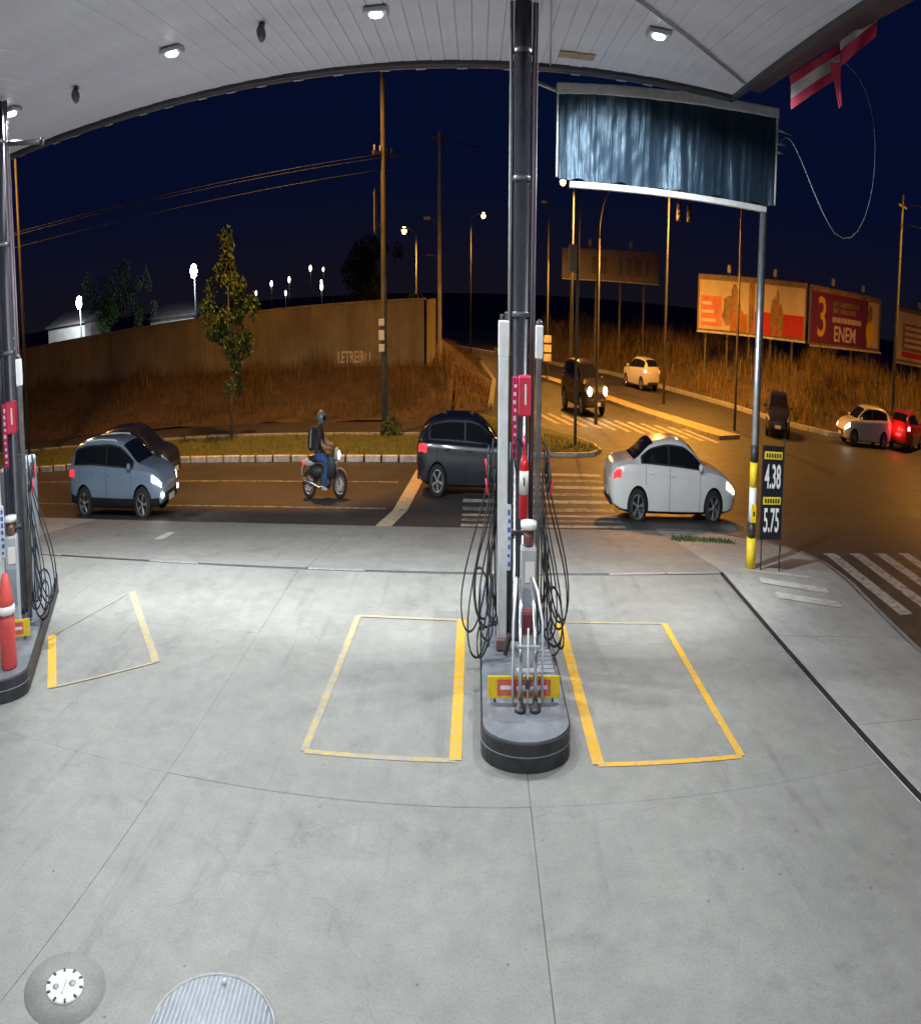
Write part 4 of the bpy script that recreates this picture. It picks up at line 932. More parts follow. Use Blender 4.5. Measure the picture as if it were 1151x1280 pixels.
b = MB(); b.tube([(-.62, .09, .29), (-.15, .10, .40), (.05, .08, .45)], .025, 8, mb_dark); b.tube([(-.62, -.09, .29), (-.15, -.10, .40), (.05, -.08, .45)], .025, 8, mb_dark); b.tube([(-.5, 0, .70), (.0, 0, .58), (.42, 0, .85)], .035, 8, mb_dark); b.build('frame', parent=t)
b = MB(); b.box((.08, 0, .40), (.46, .30, .36), M['chain'], bev=.08); b.build('engine', parent=t)
b = MB(); b.tube([(.18, -.15, .30), (-.2, -.16, .25), (-.45, -.18, .33), (-.85, -.19, .42)], [.025, .03, .05, .055], 10, M['chrome']); b.build('exhaust', parent=t)
for y in (-.15, .15):
    b = MB(); b.ball((.30, y, .66), (.24, .07, .26), mb_dark); b.build('side_fairing', parent=t)
b = MB(); b.ball((-.30, 0, .55), (.34, .14, .16), mb_dark); b.build('side_cover', parent=t)
b = MB(); b.ball((.22, 0, .80), (.30, .17, .17), mb_dark); b.build('fuel_tank', parent=t)
b = MB(); b.ball((-.28, 0, .80), (.46, .15, .075), M['black_rubber']); b.build('seat', parent=t)
b = MB(); b.ball((-.62, 0, .74), (.26, .12, .10), mb_white); b.build('tail_fairing', parent=t)
b = MB(); b.ball((-.86, 0, .72), (.05, .10, .055), M['tail_on']); b.build('tail_light', parent=t)
b = MB(); b.box((-.92, 0, .56), (.02, .20, .16), M['plate']); b.tube([(-.8, 0, .68), (-.92, 0, .50)], .02, 6, mb_dark); b.build('number_plate', parent=t)
for y in (-.085, .085):
    b = MB(); b.tube([(.66, y, .29), (.50, y, .72), (.42, y, .98)], .024, 8, M['chrome']); b.build('fork', parent=t)
b = MB(); b.tube([(.34, -.36, 1.02), (.42, -.16, 1.03), (.43, .16, 1.03), (.34, .36, 1.02)], .016, 8, M['chain']); b.build('handlebar', parent=t)
b = MB(); b.ball((.55, 0, .90), (.10, .13, .14), mb_white); b.build('headlight_cowl', parent=t)
b = MB(); b.ball((.63, 0, .88), (.05, .09, .09), M['head_on']); b.build('headlight', parent=t)
b = MB(); b.lathe([(.31, -.06), (.325, 0), (.31, .06)], (.66, 0, .29), 28, mb_white, 'Y')
b = MB(); b.add([(.66 + .325 * math.cos(a), y, .29 + .325 * math.sin(a)) for a in [.5 + 1.9 * k / 9 for k in range(10)] for y in (-.06, .06)], [(2 * k, 2 * k + 1, 2 * k + 3, 2 * k + 2) for k in range(9)], mb_white, True); b.build('mudguard', parent=t)
for y in (-.28, .28):
    b = MB(); b.tube([(.38, y, 1.02), (.36, y * 1.15, 1.2)], .007, 5, M['chain']); b.ball((.36, y * 1.2, 1.24), (.02, .06, .04), M['trim'], 8); b.build('mirror', parent=t)
def skin(name, verts, edges, radii, m_, parent=None, loc=None, root=0, sub=2):
    me = bpy.data.meshes.new(name); me.from_pydata(verts, edges, []); me.materials.append(m_); o = link(name, me, parent, loc)
    md = o.modifiers.new('skin', 'SKIN'); md.use_smooth_shade = True
    for i, r in enumerate(radii):
        sv = me.skin_vertices[0].data[i]; sv.radius = r if isinstance(r, tuple) else (r, r); sv.use_root = (i == root)
    o.modifiers.new('sub', 'SUBSURF').levels = sub; o.modifiers['sub'].render_levels = sub
    dg = bpy.context.evaluated_depsgraph_get(); me2 = bpy.data.meshes.new_from_object(o.evaluated_get(dg)); o.modifiers.clear(); o.data = me2
    if not me2.materials: me2.materials.append(m_)
    return o
SKINM = mat('skin', (.30, .16, .10), .6); SHIRT = mat('dark shirt', (.028, .024, .03), .85, 0, .4, 8); JEANS = mat('blue jeans', (.04, .10, .30), .9, 0, .4, 12); SHOE = mat('pale shoe', (.42, .40, .37), .7)
t = thing('person', 'motorcycle rider in dark shirt, blue jeans and grey green helmet', 'person', (MX, MY, ZR), .0)
V_ = [(-.30, 0, .92), (-.28, 0, 1.10), (-.22, 0, 1.32), (-.17, 0, 1.43), (-.14, 0, 1.50), (-.11, 0, 1.58)]
E_ = [(0, 1), (1, 2), (2, 3), (3, 4), (4, 5)]; R_ = [(.20, .19), (.19, .18), (.23, .21), (.16, .16), (.085, .085), (.11, .11)]
for sg in (-1, 1):
    o_ = len(V_); V_ += [(-.17, sg * .19, 1.40), (-.06, sg * .27, 1.16), (.10, sg * .29, 1.07), (.28, sg * .29, 1.05), (.35, sg * .28, 1.035)]; E_ += [(3, o_), (o_, o_ + 1), (o_ + 1, o_ + 2), (o_ + 2, o_ + 3), (o_ + 3, o_ + 4)]; R_ += [.10, .072, .06, .045, .045]
    o_ = len(V_); V_ += [(-.22, sg * .12, .88), (.14, sg * .17, .80), (.10, sg * .17, .52), (.02, sg * .17, .27)]; E_ += [(0, o_), (o_, o_ + 1), (o_ + 1, o_ + 2), (o_ + 2, o_ + 3)]; R_ += [.14, .11, .095, .075]
body = skin('body', V_, E_, R_, SKINM, t)
bm = bmesh.new(); bm.from_mesh(body.data)
for m_ in (SHIRT, JEANS): body.data.materials.append(m_)
for f in bm.faces:
    c = f.calc_center_median(); leg = c.z < .93 or (c.z < .99 and abs(c.y) < .2 and c.x < -.12)
    f.material_index = 2 if leg else (0 if (c.z > 1.50 or c.x > -.02) else 1)
bm.to_mesh(body.data); bm.free()
for sg in (-1, 1):
    skin('shoe', [(-.06, sg * .17, .22), (.05, sg * .17, .22), (.18, sg * .17, .20)], [(0, 1), (1, 2)], [(.05, .05), (.055, .05), (.045, .04)], SHOE, t, sub=2)
    for k in range(4):
        b = MB(); b.tube([(.36, sg * (.255 + .022 * k), 1.06), (.40, sg * (.255 + .022 * k), 1.035), (.37, sg * (.255 + .022 * k), 1.01)], .011, 6, SKINM); b.build('finger', parent=body)
    b = MB(); b.tube([(.33, sg * .25, 1.03), (.345, sg * .235, 1.005), (.36, sg * .24, 1.0)], .012, 6, SKINM); b.build('thumb', parent=body)
HEL = mat('grey green helmet', (.10, .15, .155), .3, coat=.5)
b = MB(); b.ball((-.075, 0, 1.625), (.185, .155, .165), HEL, 24); hl = b.build('helmet', parent=t)
b = MB(); vs = []
for j in range(7):
    for i in range(15): a = -1.1 + 2.2 * i / 14; e_ = -.25 + .6 * j / 6; vs.append((-.075 + .189 * math.cos(a) * math.cos(e_), .159 * math.sin(a) * math.cos(e_), 1.615 + .169 * math.sin(e_)))
b.add(vs, [(j * 15 + i, j * 15 + i + 1, j * 15 + i + 16, j * 15 + i + 15) for j in range(6) for i in range(14)], M['glass'], True); b.build('visor', parent=hl)
bk = thing('backpack', 'dark backpack with pale vertical stripe worn by the rider', 'backpack', (MX - .50, MY, ZR + .98), .0)
b = MB(); b.box((0, 0, .24), (.26, .36, .50), SHIRT, Matrix.Rotation(.12, 3, 'Y'), .07); b.build('bag', parent=bk)
b = MB(); b.box((.0, -.188, .24), (.035, .02, .36), M['grate'], Matrix.Rotation(.12, 3, 'Y'), .005); b.build('stripe', parent=bk)
for y in (-.13, .13): b = MB(); b.tube(bez((.10, y, .44), (.30, y * 1.1, .56), (.42, y * 1.2, .35), (.14, y * 1.2, .06), 8), .02, 6, M['trim']); b.build('strap', parent=bk)

# ================================================================== BACKGROUND
# ---- plastered boundary wall on the bank
t = thing('boundary_wall', 'long brown plastered wall on top of the grass bank', 'wall', (0, 50, 0))
for k in range(14):
    xa, xb = -66 + k * 4.45, -66 + (k + 1) * 4.45 - .02
    b = MB(); za, zc = 2.28 + (xa + 41) / 37 * .52, 2.28 + (xb + 41) / 37 * .52
    b.add([(xa, 0, -.9), (xb, 0, -.9), (xb, 0, zc), (xa, 0, za), (xa, .2, -.9), (xb, .2, -.9), (xb, .2, zc), (xa, .2, za)], [(0, 1, 2, 3), (5, 4, 7, 6), (3, 2, 6, 7), (0, 3, 7, 4), (1, 5, 6, 2)], M['plaster']); b.build('wall_panel', parent=t)
    b = MB(); b.add([(xa, -.04, za), (xb, -.04, zc), (xb, .24, zc), (xa, .24, za), (xa, -.04, za + .07), (xb, -.04, zc + .07), (xb, .24, zc + .07), (xa, .24, za + .07)], [(0, 1, 5, 4), (1, 2, 6, 5), (2, 3, 7, 6), (3, 0, 4, 7), (4, 5, 6, 7), (3, 2, 1, 0)], M['wall_cap']); b.build('coping', parent=t)
    b = MB(); b.box((xa, -.02, .9), (.22, .1, 2.9), M['plaster'], bev=.01); b.build('pilaster', parent=t)
b = MB(); b.box((-3.78, 5.5, .95), (.2, 11, 3.68), M['plaster']); b.build('return_wall', parent=t)
lettering('painted_letters', 'LETREIRO', .62, mat('whitewash letters', (.55, .52, .46), .9, 0, .3, 5), t, (-9.2, -.012, .72), (PI / 2, 0, 0), .95, .01)
# weeds: lots of blades, uncountable
def scatter(name, n, seed, fn, hmin, hmax, w, m_, label, cat='grass'):
    r = random.Random(seed); vs, fs = [], []; cl = [(r.random(), r.random()) for _ in range(60)]
    for k in range(n):
        x, y, z, s_ = fn(r); h = r.uniform(hmin, hmax) * s_; a = r.uniform(0, 2 * PI); lx, ly = r.uniform(-.45, .45) * h, r.uniform(-.45, .45) * h; o = len(vs); ww = w * r.uniform(.5, 1.5)
        dx, dy = math.cos(a) * ww, math.sin(a) * ww
        vs += [(x - dx, y - dy, z), (x + dx, y + dy, z), (x + dx * .6 + lx * .35, y + dy * .6 + ly * .35, z + h * .6), (x - dx * .6 + lx * .35, y - dy * .6 + ly * .35, z + h * .6), (x + lx, y + ly, z + h * .95)]
        fs += [(o, o + 1, o + 2, o + 3), (o + 3, o + 2, o + 4)]
    me = bpy.data.meshes.new(name); me.from_pydata(vs, [], fs); me.materials.append(m_); return tag(link(name, me), label, cat, kind='stuff')
def fb(r):
    x = r.uniform(-48, -1.8); y = lerp(kerby(x) + 9.9, 49.8, r.random() ** .8); s_ = .45 + 1.1 * max(0, math.sin(x * .9) * math.sin(x * .37 + y * .5)) + .4 * ((y - 42) / 8)
    return x, y, zbank(x, y) - .03, s_
scatter('green_weeds', 2600, 17, fb, .12, .42, .035, M['weed'], 'low green weeds among the dry grass below the plastered wall', 'weeds')
scatter('dry_weeds', 13000, 11, fb, .15, .70, .022, M['dry_grass2'], 'dry brown weeds covering the bank below the plastered wall')
def fv(r):
    x = r.uniform(-46, -1.5); return x, kerby(x) + r.uniform(.3, 4.8), ZR + .12, 1
scatter('verge_grass', 14000, 12, fv, .05, .16, .014, M['verge_grass'], 'short yellowish grass on the verge behind white kerb blocks')
def fi(r):
    while True:
        x, y = r.uniform(-1, 6.5), r.uniform(33.3, 43.5)
        if y < 43.5 - (x + 1) * 1.12 and y > 33.5 + max(0, x - 2) * .12: return x, y, ZR + .11, 1
scatter('island_grass', 3500, 13, fi, .05, .14, .014, M['verge_grass'], 'short yellowish grass on the traffic island')
def fr(r):
    i = r.randrange(len(BR[0]) - 1); f = r.random() ** .9 * 5.4; k = min(6, int(f)); u, v = r.random(), f - k
    p = [lerp(lerp(BR[k][i][c], BR[k][i + 1][c], u), lerp(BR[k + 1][i][c], BR[k + 1][i + 1][c], u), v) for c in (0, 1)]
    z = lerp(ZBR[k], ZBR[k + 1], v); return p[0], p[1], z - .08, .5 + 1.0 * abs(math.sin(p[0] * .55) * math.sin(p[1] * .4 + 1)) + .25 * (k > 1)
scatter('green_weeds', 3200, 18, fr, .15, .55, .045, M['weed'], 'green weeds among the dry grass below the billboards', 'weeds')
scatter('dry_weeds', 15000, 14, fr, .25, 1.0, .03, M['dry_grass'], 'tall dry weeds covering the bank below the billboards')
def fs_(r):
    y = r.uniform(45, 80); t_ = r.random(); return lerp(-3.4, .9, t_) - (y - 60) * .02, y, ZR + lerp(1.05, .0, t_) * clamp((y - 44) / 6), .5
scatter('dry_weeds', 3000, 15, fs_, .2, .8, .025, M['dry_grass2'], 'dry weeds on the slope right of the wall corner')

# ---- trees
def leaf_cloud(centres, n, size, m_, seed, name, parent):
    r = random.Random(seed); vs, fs = [], []
    tot = sum(c[3] ** 2 for c in centres)
    for (cx_, cy_, cz_, cr_) in centres:
        for k in range(int(n * cr_ ** 2 / tot)):
            d = Vector((r.gauss(0, 1), r.gauss(0, 1), r.gauss(0, 1))).normalized() * cr_ * r.uniform(.25, 1.0) ** .6; p = Vector((cx_, cy_, cz_)) + d
            a = Vector((r.gauss(0, 1), r.gauss(0, 1), r.gauss(-.3, .8))).normalized(); u = a.orthogonal().normalized(); s_ = size * r.uniform(.5, 1.3); o = len(vs)
            vs += [p, p + a * s_ * .5 + u * s_ * .28, p + a * s_, p + a * s_ * .5 - u * s_ * .28]; fs.append((o, o + 1, o + 2, o + 3))
    me = bpy.data.meshes.new(name); me.from_pydata([tuple(v) for v in vs], [], fs); me.materials.append(m_); return link(name, me, parent)
def tree(name, label, loc, blobs, trunk, n, size, m_, seed, group=None):
    t = thing(name, label, 'tree', loc, 0, group); r = random.Random(seed)
    b = MB(); b.tube(trunk[0], trunk[1], 9, M['bark'])
    for (x, y, z, rr_) in blobs:
        base = min(trunk[0], key=lambda p: abs(p[2] - (z - rr_ * .9))); b.tube([base, ((base[0] + x) / 2 + r.uniform(-.1, .1), (base[1] + y) / 2, (base[2] + z) / 2 + .05), (x, y, z)], [trunk[1][-1] * .9, trunk[1][-1] * .6, .012], 6, M['bark'])
    b.build('trunk', parent=t); leaf_cloud(blobs, n, size, m_, seed, 'crown', t); return t
r = random.Random(21)
bl = []
for z, sp, nb in ((1.75, .9, 2), (2.75, .7, 2), (3.25, 1.3, 5), (3.8, 1.6, 6), (4.35, 1.75, 7), (4.95, 1.3, 5), (5.5, .7, 3), (6.0, .2, 2), (6.35, .1, 1)):
    for k in range(nb): a = r.uniform(0, 2 * PI); bl.append((math.cos(a) * sp * r.uniform(.3, 1), math.sin(a) * sp * r.uniform(.3, 1), z + r.uniform(-.25, .25), r.uniform(.28, .50)))
TR = tree('slender_tree', 'slender young tree growing in the grass verge', (-13.9, 36.1, ZR + .1), bl, ([(0, 0, 0), (.05, 0, 1.5), (-.05, .05, 3.2), (.04, 0, 5.9)], [.075, .06, .045, .015]), 3700, .19, M['leaf'], 22)
TR.scale = (.95, .95, .88)
def blobs(sp, z0, z1, nb, rr_, seed):
    r = random.Random(seed); return [(r.gauss(0, sp * .5), r.gauss(0, sp * .5), lerp(z0, z1, r.random()), r.uniform(.6, 1.2) * rr_) for _ in range(nb)]
tree('bushy_tree', 'green tree beside the glaring floodlight behind the wall', (-53.3, 86.5, -.9), blobs(2.4, 3, 6.6, 18, .95, 31), ([(0, 0, 0), (0, 0, 2.5), (.1, 0, 5)], [.16, .12, .04]), 2600, .3, M['leaf'], 32)
tree('bushy_tree', 'darker tree rising above the wall next to the green tree', (-51.2, 92, -.9), blobs(2.2, 3, 7.6, 16, .95, 33), ([(0, 0, 0), (0, 0, 2.5), (.1, 0, 5.5)], [.16, .12, .04]), 2600, .3, M['leaf_dark'], 34)
tree('bushy_tree', 'dim tree at the far left above the wall', (-52, 62, -.9), blobs(3.2, 2.6, 4.2, 14, .8, 35), ([(0, 0, 0), (0, 0, 2), (.1, 0, 4)], [.16, .12, .04]), 1800, .3, M['leaf_dark'], 36)
tree('bushy_tree', 'broad dark tree behind the wall left of the utility pole', (-14.8, 88, -.9), blobs(3.6, 2.8, 7.2, 26, 1.1, 37), ([(0, 0, 0), (0, 0, 3), (.2, 0, 6)], [.25, .2, .06]), 4200, .38, M['leaf_dark'], 38)
# palm-like plant on the wall corner
t = thing('palm_plant', 'small palm with drooping green fronds above the wall corner', 'plant', (-4.9, 54, -.3))
b = MB(); b.tube([(0, 0, 0), (.05, 0, 1.6), (0, 0, 2.9)], [.07, .06, .05], 8, M['bark']); b.build('stem', parent=t)
for k in range(11):
    a = 2 * PI * k / 11; L_ = random.uniform(.7, 1.05); b = MB(); pts = [(math.cos(a) * L_ * f, math.sin(a) * L_ * f, 2.9 + .55 * math.sin(f * 2.4) - .35 * f * f) for f in (0, .25, .5, .75, 1)]
    vs = []
    for i, p in enumerate(pts): w_ = (.02, .10, .12, .08, .01)[i]; vs += [(p[0] - math.sin(a) * w_, p[1] + math.cos(a) * w_, p[2] - .03), p, (p[0] + math.sin(a) * w_, p[1] - math.cos(a) * w_, p[2] - .03)]
    b.add(vs, [(3 * i + c, 3 * i + c + 1, 3 * i + c + 4, 3 * i + c + 3) for i in range(4) for c in (0, 1)], M['leaf'], True); b.build('frond', parent=t)
t = thing('shrub', 'small shrub at the foot of the tall utility pole', 'plant', (-4.75, 36.9, ZR + .1)); leaf_cloud([(0, 0, .25, .35), (.4, .1, .2, .28), (-.4, 0, .18, .25), (.1, 0, .5, .22)], 420, .13, M['leaf'], 41, 'foliage', t)
b = MB(); b.tube([(0, 0, -.05), (.05, 0, .3)], .02, 6, M['bark']); b.build('stem', parent=t)

# ---- poles and street lamps
def pole(name, label, cat, x, y, z0, z1, r0, r1, m_): 
    t = thing(name, label, cat, (x, y, z0)); b = MB(); b.tube([(0, 0, 0), (0, 0, (z1 - z0) * .5), (0, 0, z1 - z0)], [r0, (r0 + r1) / 2, r1], 12, m_); b.build('shaft', parent=t); return t
t = pole('utility_pole', 'tall concrete utility pole with crossarm and meter boxes on the verge', 'utility pole', -5.15, 37.4, ZR + .1, 10.6, .19, .11, M['wood_pole'])
b = MB(); b.box((.0, 0, 7.75), (1.5, .1, .1), M['wood_pole'], Matrix.Rotation(.9, 3, 'Z')); arm = b.build('crossarm', parent=t)
for k in range(4): b = MB(); b.lathe([(.03, 0), (.06, .05), (.04, .09), (.06, .13), (.02, .18)], (-.4 + k * .27, -.5 + k * .34, 7.8), 8, M['grey_plastic']); b.build('insulator', parent=arm)
for z, h in ((2.75, .28), (3.1, .20), (2.4, .22)): b = MB(); b.box((-.12, -.19, z), (.32, .16, h), M['grey_plastic'], bev=.02); b.build('meter_box', parent=t)
b = MB(); b.box((-.42, -.12, 6.15), (.06, .7, 1.25), M['chain'], bev=.01); b.box((-.47, -.12, 6.15), (.02, .55, 1.1), M['grey_plastic']); b.build('sign_frame', parent=t)
b = MB(); b.tube([(-.45, -.1, 5.9), (0, 0, 5.7)], .03, 6, M['grey_plastic']); b.build('sign_bracket', parent=t)
SL = thing('assumed_hanging_lamp', 'sodium lamp hung on a span wire high over the avenue', 'street lamp', (-9.5, 31.0, 12.0))  # assumed lamp, unseen above the canopy edge, added to light verge and bank
b = MB(); b.ball((0, 0, 0), (.32, .2, .1), M['grey_plastic'], 12); b.build('lamp_head', parent=SL)
b = MB(); b.ball((0, 0, -.08), (.2, .15, .12), M['sodium_glass'], 12); b.build('lens', parent=SL)
b = MB(); b.tube([(4.35, 6.4, -1.5), (0, 0, .1), (-5.5, -8, -1.0)], .008, 6, M['wire']); b.build('assumed_span_wire', parent=SL)  # wire added to carry the assumed lamp
add_light('SPOT', 'lamp', (0, 0, -.25), 9500, SODIUM, .25, rad(108), (rad(23), 0, 0), .3, SL)
t = pole('utility_pole', 'second concrete utility pole with wires standing on the slope', 'utility pole', -2.75, 50.3, -.9, 9.0, .17, .10, mat('pale concrete pole', (.42, .38, .33), .85, 0, .3, 3))
b = MB(); b.box((0, 0, 9.65), (1.3, .1, .1), M['wood_pole'], Matrix.Rotation(.5, 3, 'Z')); b.build('crossarm', parent=t)
b = MB(); b.tube([(-.05, 0, 5.3), (-1.0, -.1, 5.35)], .03, 6, M['galv_pole']); b.build('bracket', parent=t); b = MB(); b.box((-.9, -.1, 6.7), (.5, .2, .12), M['grey_plastic'], bev=.03); b.tube([(0, 0, 6.5), (-.9, -.1, 6.7)], .03, 6, M['galv_pole']); b.build('bracket', parent=t)
def street_lamp(label, x, y, zt_, dx, dy, power, size=.0, z0=ZR, lit=True, soft=.25, aim=(0, 0, 0), rise=.35):
    t = thing('street_lamp', label, 'street lamp', (x, y, z0), 0, 'sodium street lamps'); h = zt_ - z0
    b = MB(); b.tube([(0, 0, 0), (0, 0, h * .5), (0, 0, h - rise + .03)], [.11, .09, .07], 10, M['galv_pole']); b.build('shaft', parent=t)
    b = MB(); b.tube(bez((0, 0, h - rise), (0, 0, h - rise * .12), (dx * .3, dy * .3, h + .10), (dx, dy, h + .10), 12), .045, 8, M['galv_pole']); b.build('arm', parent=t)
    b = MB(); b.ball((dx, dy, h + .03), (.30, .22, .10), M['grey_plastic'], 12); b.build('lamp_head', parent=t)
    if lit:
        b = MB(); b.ball((dx, dy, h - .04), (.26, .22, .20), M['sodium_glass'], 12); b.build('lens', parent=t)
        add_light('SPOT', 'lamp', (dx, dy, h - .22), power, SODIUM, soft, rad(166), aim, .4, t)
    return t
street_lamp('lit sodium street lamp rising behind the wall beside the second utility pole', -6.4, 72, 6.3, -1.2, -1.0, 4000)
street_lamp('distant lit sodium street lamp between second utility pole and central column', -.75, 88, 7.9, 1.6, -1.5, 3500)
street_lamp('lit sodium street lamp just left of the wrapped sign board', 8.6, 60, 8.1, -1.1, -.6, 9000)
street_lamp('lit sodium street lamp whose arched arm ends behind the wrapped sign board', 7.74, 42.5, 6.95, 3.3, -.6, 12500, rise=2.0)  # lit head behind the board is assumed
street_lamp('arched street lamp next to the central column, top unlit', 7.0, 66, 7.5, -.5, -.2, 0, lit=False)
street_lamp('slender lamp pole in the median in front of the weedy bank', 15.1, 52.3, 8.6, 1.3, -2.2, 11500)  # head hidden by the sign board, assumed lit
street_lamp('tall sodium street lamp on the grass verge beside the left column', -26.6, 33.4, 10.2, .6, -3.4, 4500, z0=ZR + .1, aim=(rad(25), 0, rad(-20)))  # lamp head assumed, unseen above the canopy edge, lights the left bank
street_lamp('sodium street lamp at the far side street kerb', 36.5, 44.3, 10.5, -1.2, -2.5, 9000, z0=ZR + .1)  # assumed lamp, out of view to the right, lights the side street
t = pole('utility_pole', 'dark utility pole right of the billboards behind the red car', 'utility pole', 33.2, 46.2, -.6, 9.2, .15, .09, M['wood_pole'])
b = MB(); b.box((0, 0, 9.3), (1.3, .1, .1), M['wood_pole'], Matrix.Rotation(.4, 3, 'Z')); b.build('crossarm', parent=t)
# signal pole with box on the island, hanging signals behind the board
t = pole('signal_pole', 'thin steel pole with cream box on the traffic island', 'pole', 5.33, 35.4, ZR + .1, 6.9, .085, .07, M['galv_pole'])
b = MB(); b.box((-.28, -.08, 4.9), (.42, .30, .74), mat('cream box', (.55, .50, .36), .6), bev=.03); b.build('box', parent=t)
t = pole('sign_pole', 'thin pole with small pale plates beside the central pump', 'pole', 6.6, 62, ZR, 4.6, .07, .06, M['galv_pole'])
for k in range(3): b = MB(); b.box((0, -.09, 1.1 + k * .42), (.7, .03, .34), M['kerb_white'], bev=.01); b.build('plate', parent=t)
SG = pole('signal_mast', 'steel mast with long arm holding the two hanging traffic signals', 'mast', 17.6, 43.0, ZR, 7.0, .09, .07, M['galv_pole'])
b = MB(); b.tube([(0, 0, 7.75), (-5.2, -.4, 7.75)], .05, 8, M['galv_pole']); b.build('mast_arm', parent=SG)
for x, lab in ((13.0, 'traffic signal hanging below the wrapped board, left one'), (13.7, 'traffic signal hanging below the wrapped board, right one')):
    t = thing('traffic_signal', lab, 'traffic light', (x, 42.6, 5.85)); b = MB(); b.box((0, 0, .3), (.30, .2, .62), M['trim'], bev=.03); hs = b.build('housing', parent=t)
    for k in range(3): b = MB(); b.lathe([(.08, 0), (.09, -.04), (.001, -.02)], (0, -.11, .12 + k * .18), 12, M['trim'], 'Y'); b.build('lens', parent=t)
    b = MB(); b.tube([(0, 0, .6), (0, 0, 1.0)], .03, 6, M['galv_pole']); b.build('hanger', parent=t)

# ---- floodlights and far lamps behind the wall
def flood(label, x, y, z, power, rr_=.42):
    t = thing('floodlight', label, 'floodlight', (x, y, -.9), 0, 'white floodlights behind the wall')
    b = MB(); b.tube([(0, 0, 0), (0, 0, z + 1.3)], [.12, .08], 8, M['galv_pole']); b.build('pole', parent=t)
    b = MB(); b.box((0, -.1, z + 1.05), (.9, .25, .7), M['chain'], bev=.05); b.build('housing', parent=t)
    b = MB(); b.ball((0, -.28, z + .95), (rr_, .14, rr_), M['flood_glass'], 14); b.build('lens', parent=t)
    add_light('POINT', 'lamp', (0, -.9, z + .95), power, (.86, .95, 1), .4, parent=t)
flood('glaring white floodlight over the pale building at far left', -53.2, 80, 4.4, 1800, .46)
flood('white floodlight on a mast left of the slender tree', -39.8, 90, 5.5, 1500, .52)
for x, y, z, s_ in ((-50.7, 150, 3.7, .28), (-46.9, 150, 4.6, .36), (-42.6, 150, 4.9, .34), (-37.5, 150, 6.0, .36), (-27.5, 118, 3.7, .34), (-43.5, 150, 3.4, .3), (-35.0, 150, 4.4, .26), (-32.2, 140, 5.6, .24), (-54.0, 150, 4.6, .24)):
    t = thing('distant_lamp', 'small distant yard lamp glowing above the wall behind the slender tree', 'lamp', (x, y, -1), 0, 'distant yard lamps')
    b = MB(); b.tube([(0, 0, 0), (0, 0, z + .8)], .07, 6, M['galv_pole']); b.build('pole', parent=t)
    b = MB(); b.ball((0, -.1, z + 1), (s_ * .8, s_ * .8, s_), M['far_warm'], 10); b.build('lens', parent=t)
def house(label, x, y, w_, d_, h_, z0=-1):
    t = thing('building', label, 'building', (x, y, z0)); b = MB(); b.box((0, 0, h_ / 2), (w_, d_, h_), M['white_wall']); wl_ = b.build('wall', parent=t)
    b = MB(); b.add([(-w_ / 2 - .3, -d_ / 2 - .3, h_), (w_ / 2 + .3, -d_ / 2 - .3, h_), (w_ / 2 + .3, d_ / 2 + .3, h_ + .9), (-w_ / 2 - .3, d_ / 2 + .3, h_ + .9), (-w_ / 2 - .3, -d_ / 2 - .3, h_ - .12), (w_ / 2 + .3, -d_ / 2 - .3, h_ - .12), (w_ / 2 + .3, d_ / 2 + .3, h_ - .1), (-w_ / 2 - .3, d_ / 2 + .3, h_ - .1)], [(0, 1, 2, 3), (4, 5, 1, 0), (5, 6, 2, 1), (6, 7, 3, 2), (7, 4, 0, 3)], M['roof']); b.build('roof', parent=t)
    for k in range(max(1, int(w_ / 2.4))):
        b = MB(); xw = -w_ / 2 + 1.2 + k * 2.4; b.box((xw, -d_ / 2 - .02, h_ * .62), (1.1, .08, .8), M['trim'], bev=.01); wd_ = b.build('window', parent=t)
        b = MB(); b.box((xw, -d_ / 2 - .07, h_ * .62), (.95, .03, .65), M['glass']); b.build('pane', parent=wd_)
house('pale low building under the glaring floodlight behind the wall', -57.2, 84.5, 6.6, 5, 4.1)
house('white low building between floodlight mast and wall', -45.4, 96, 7.5, 5, 3.5)

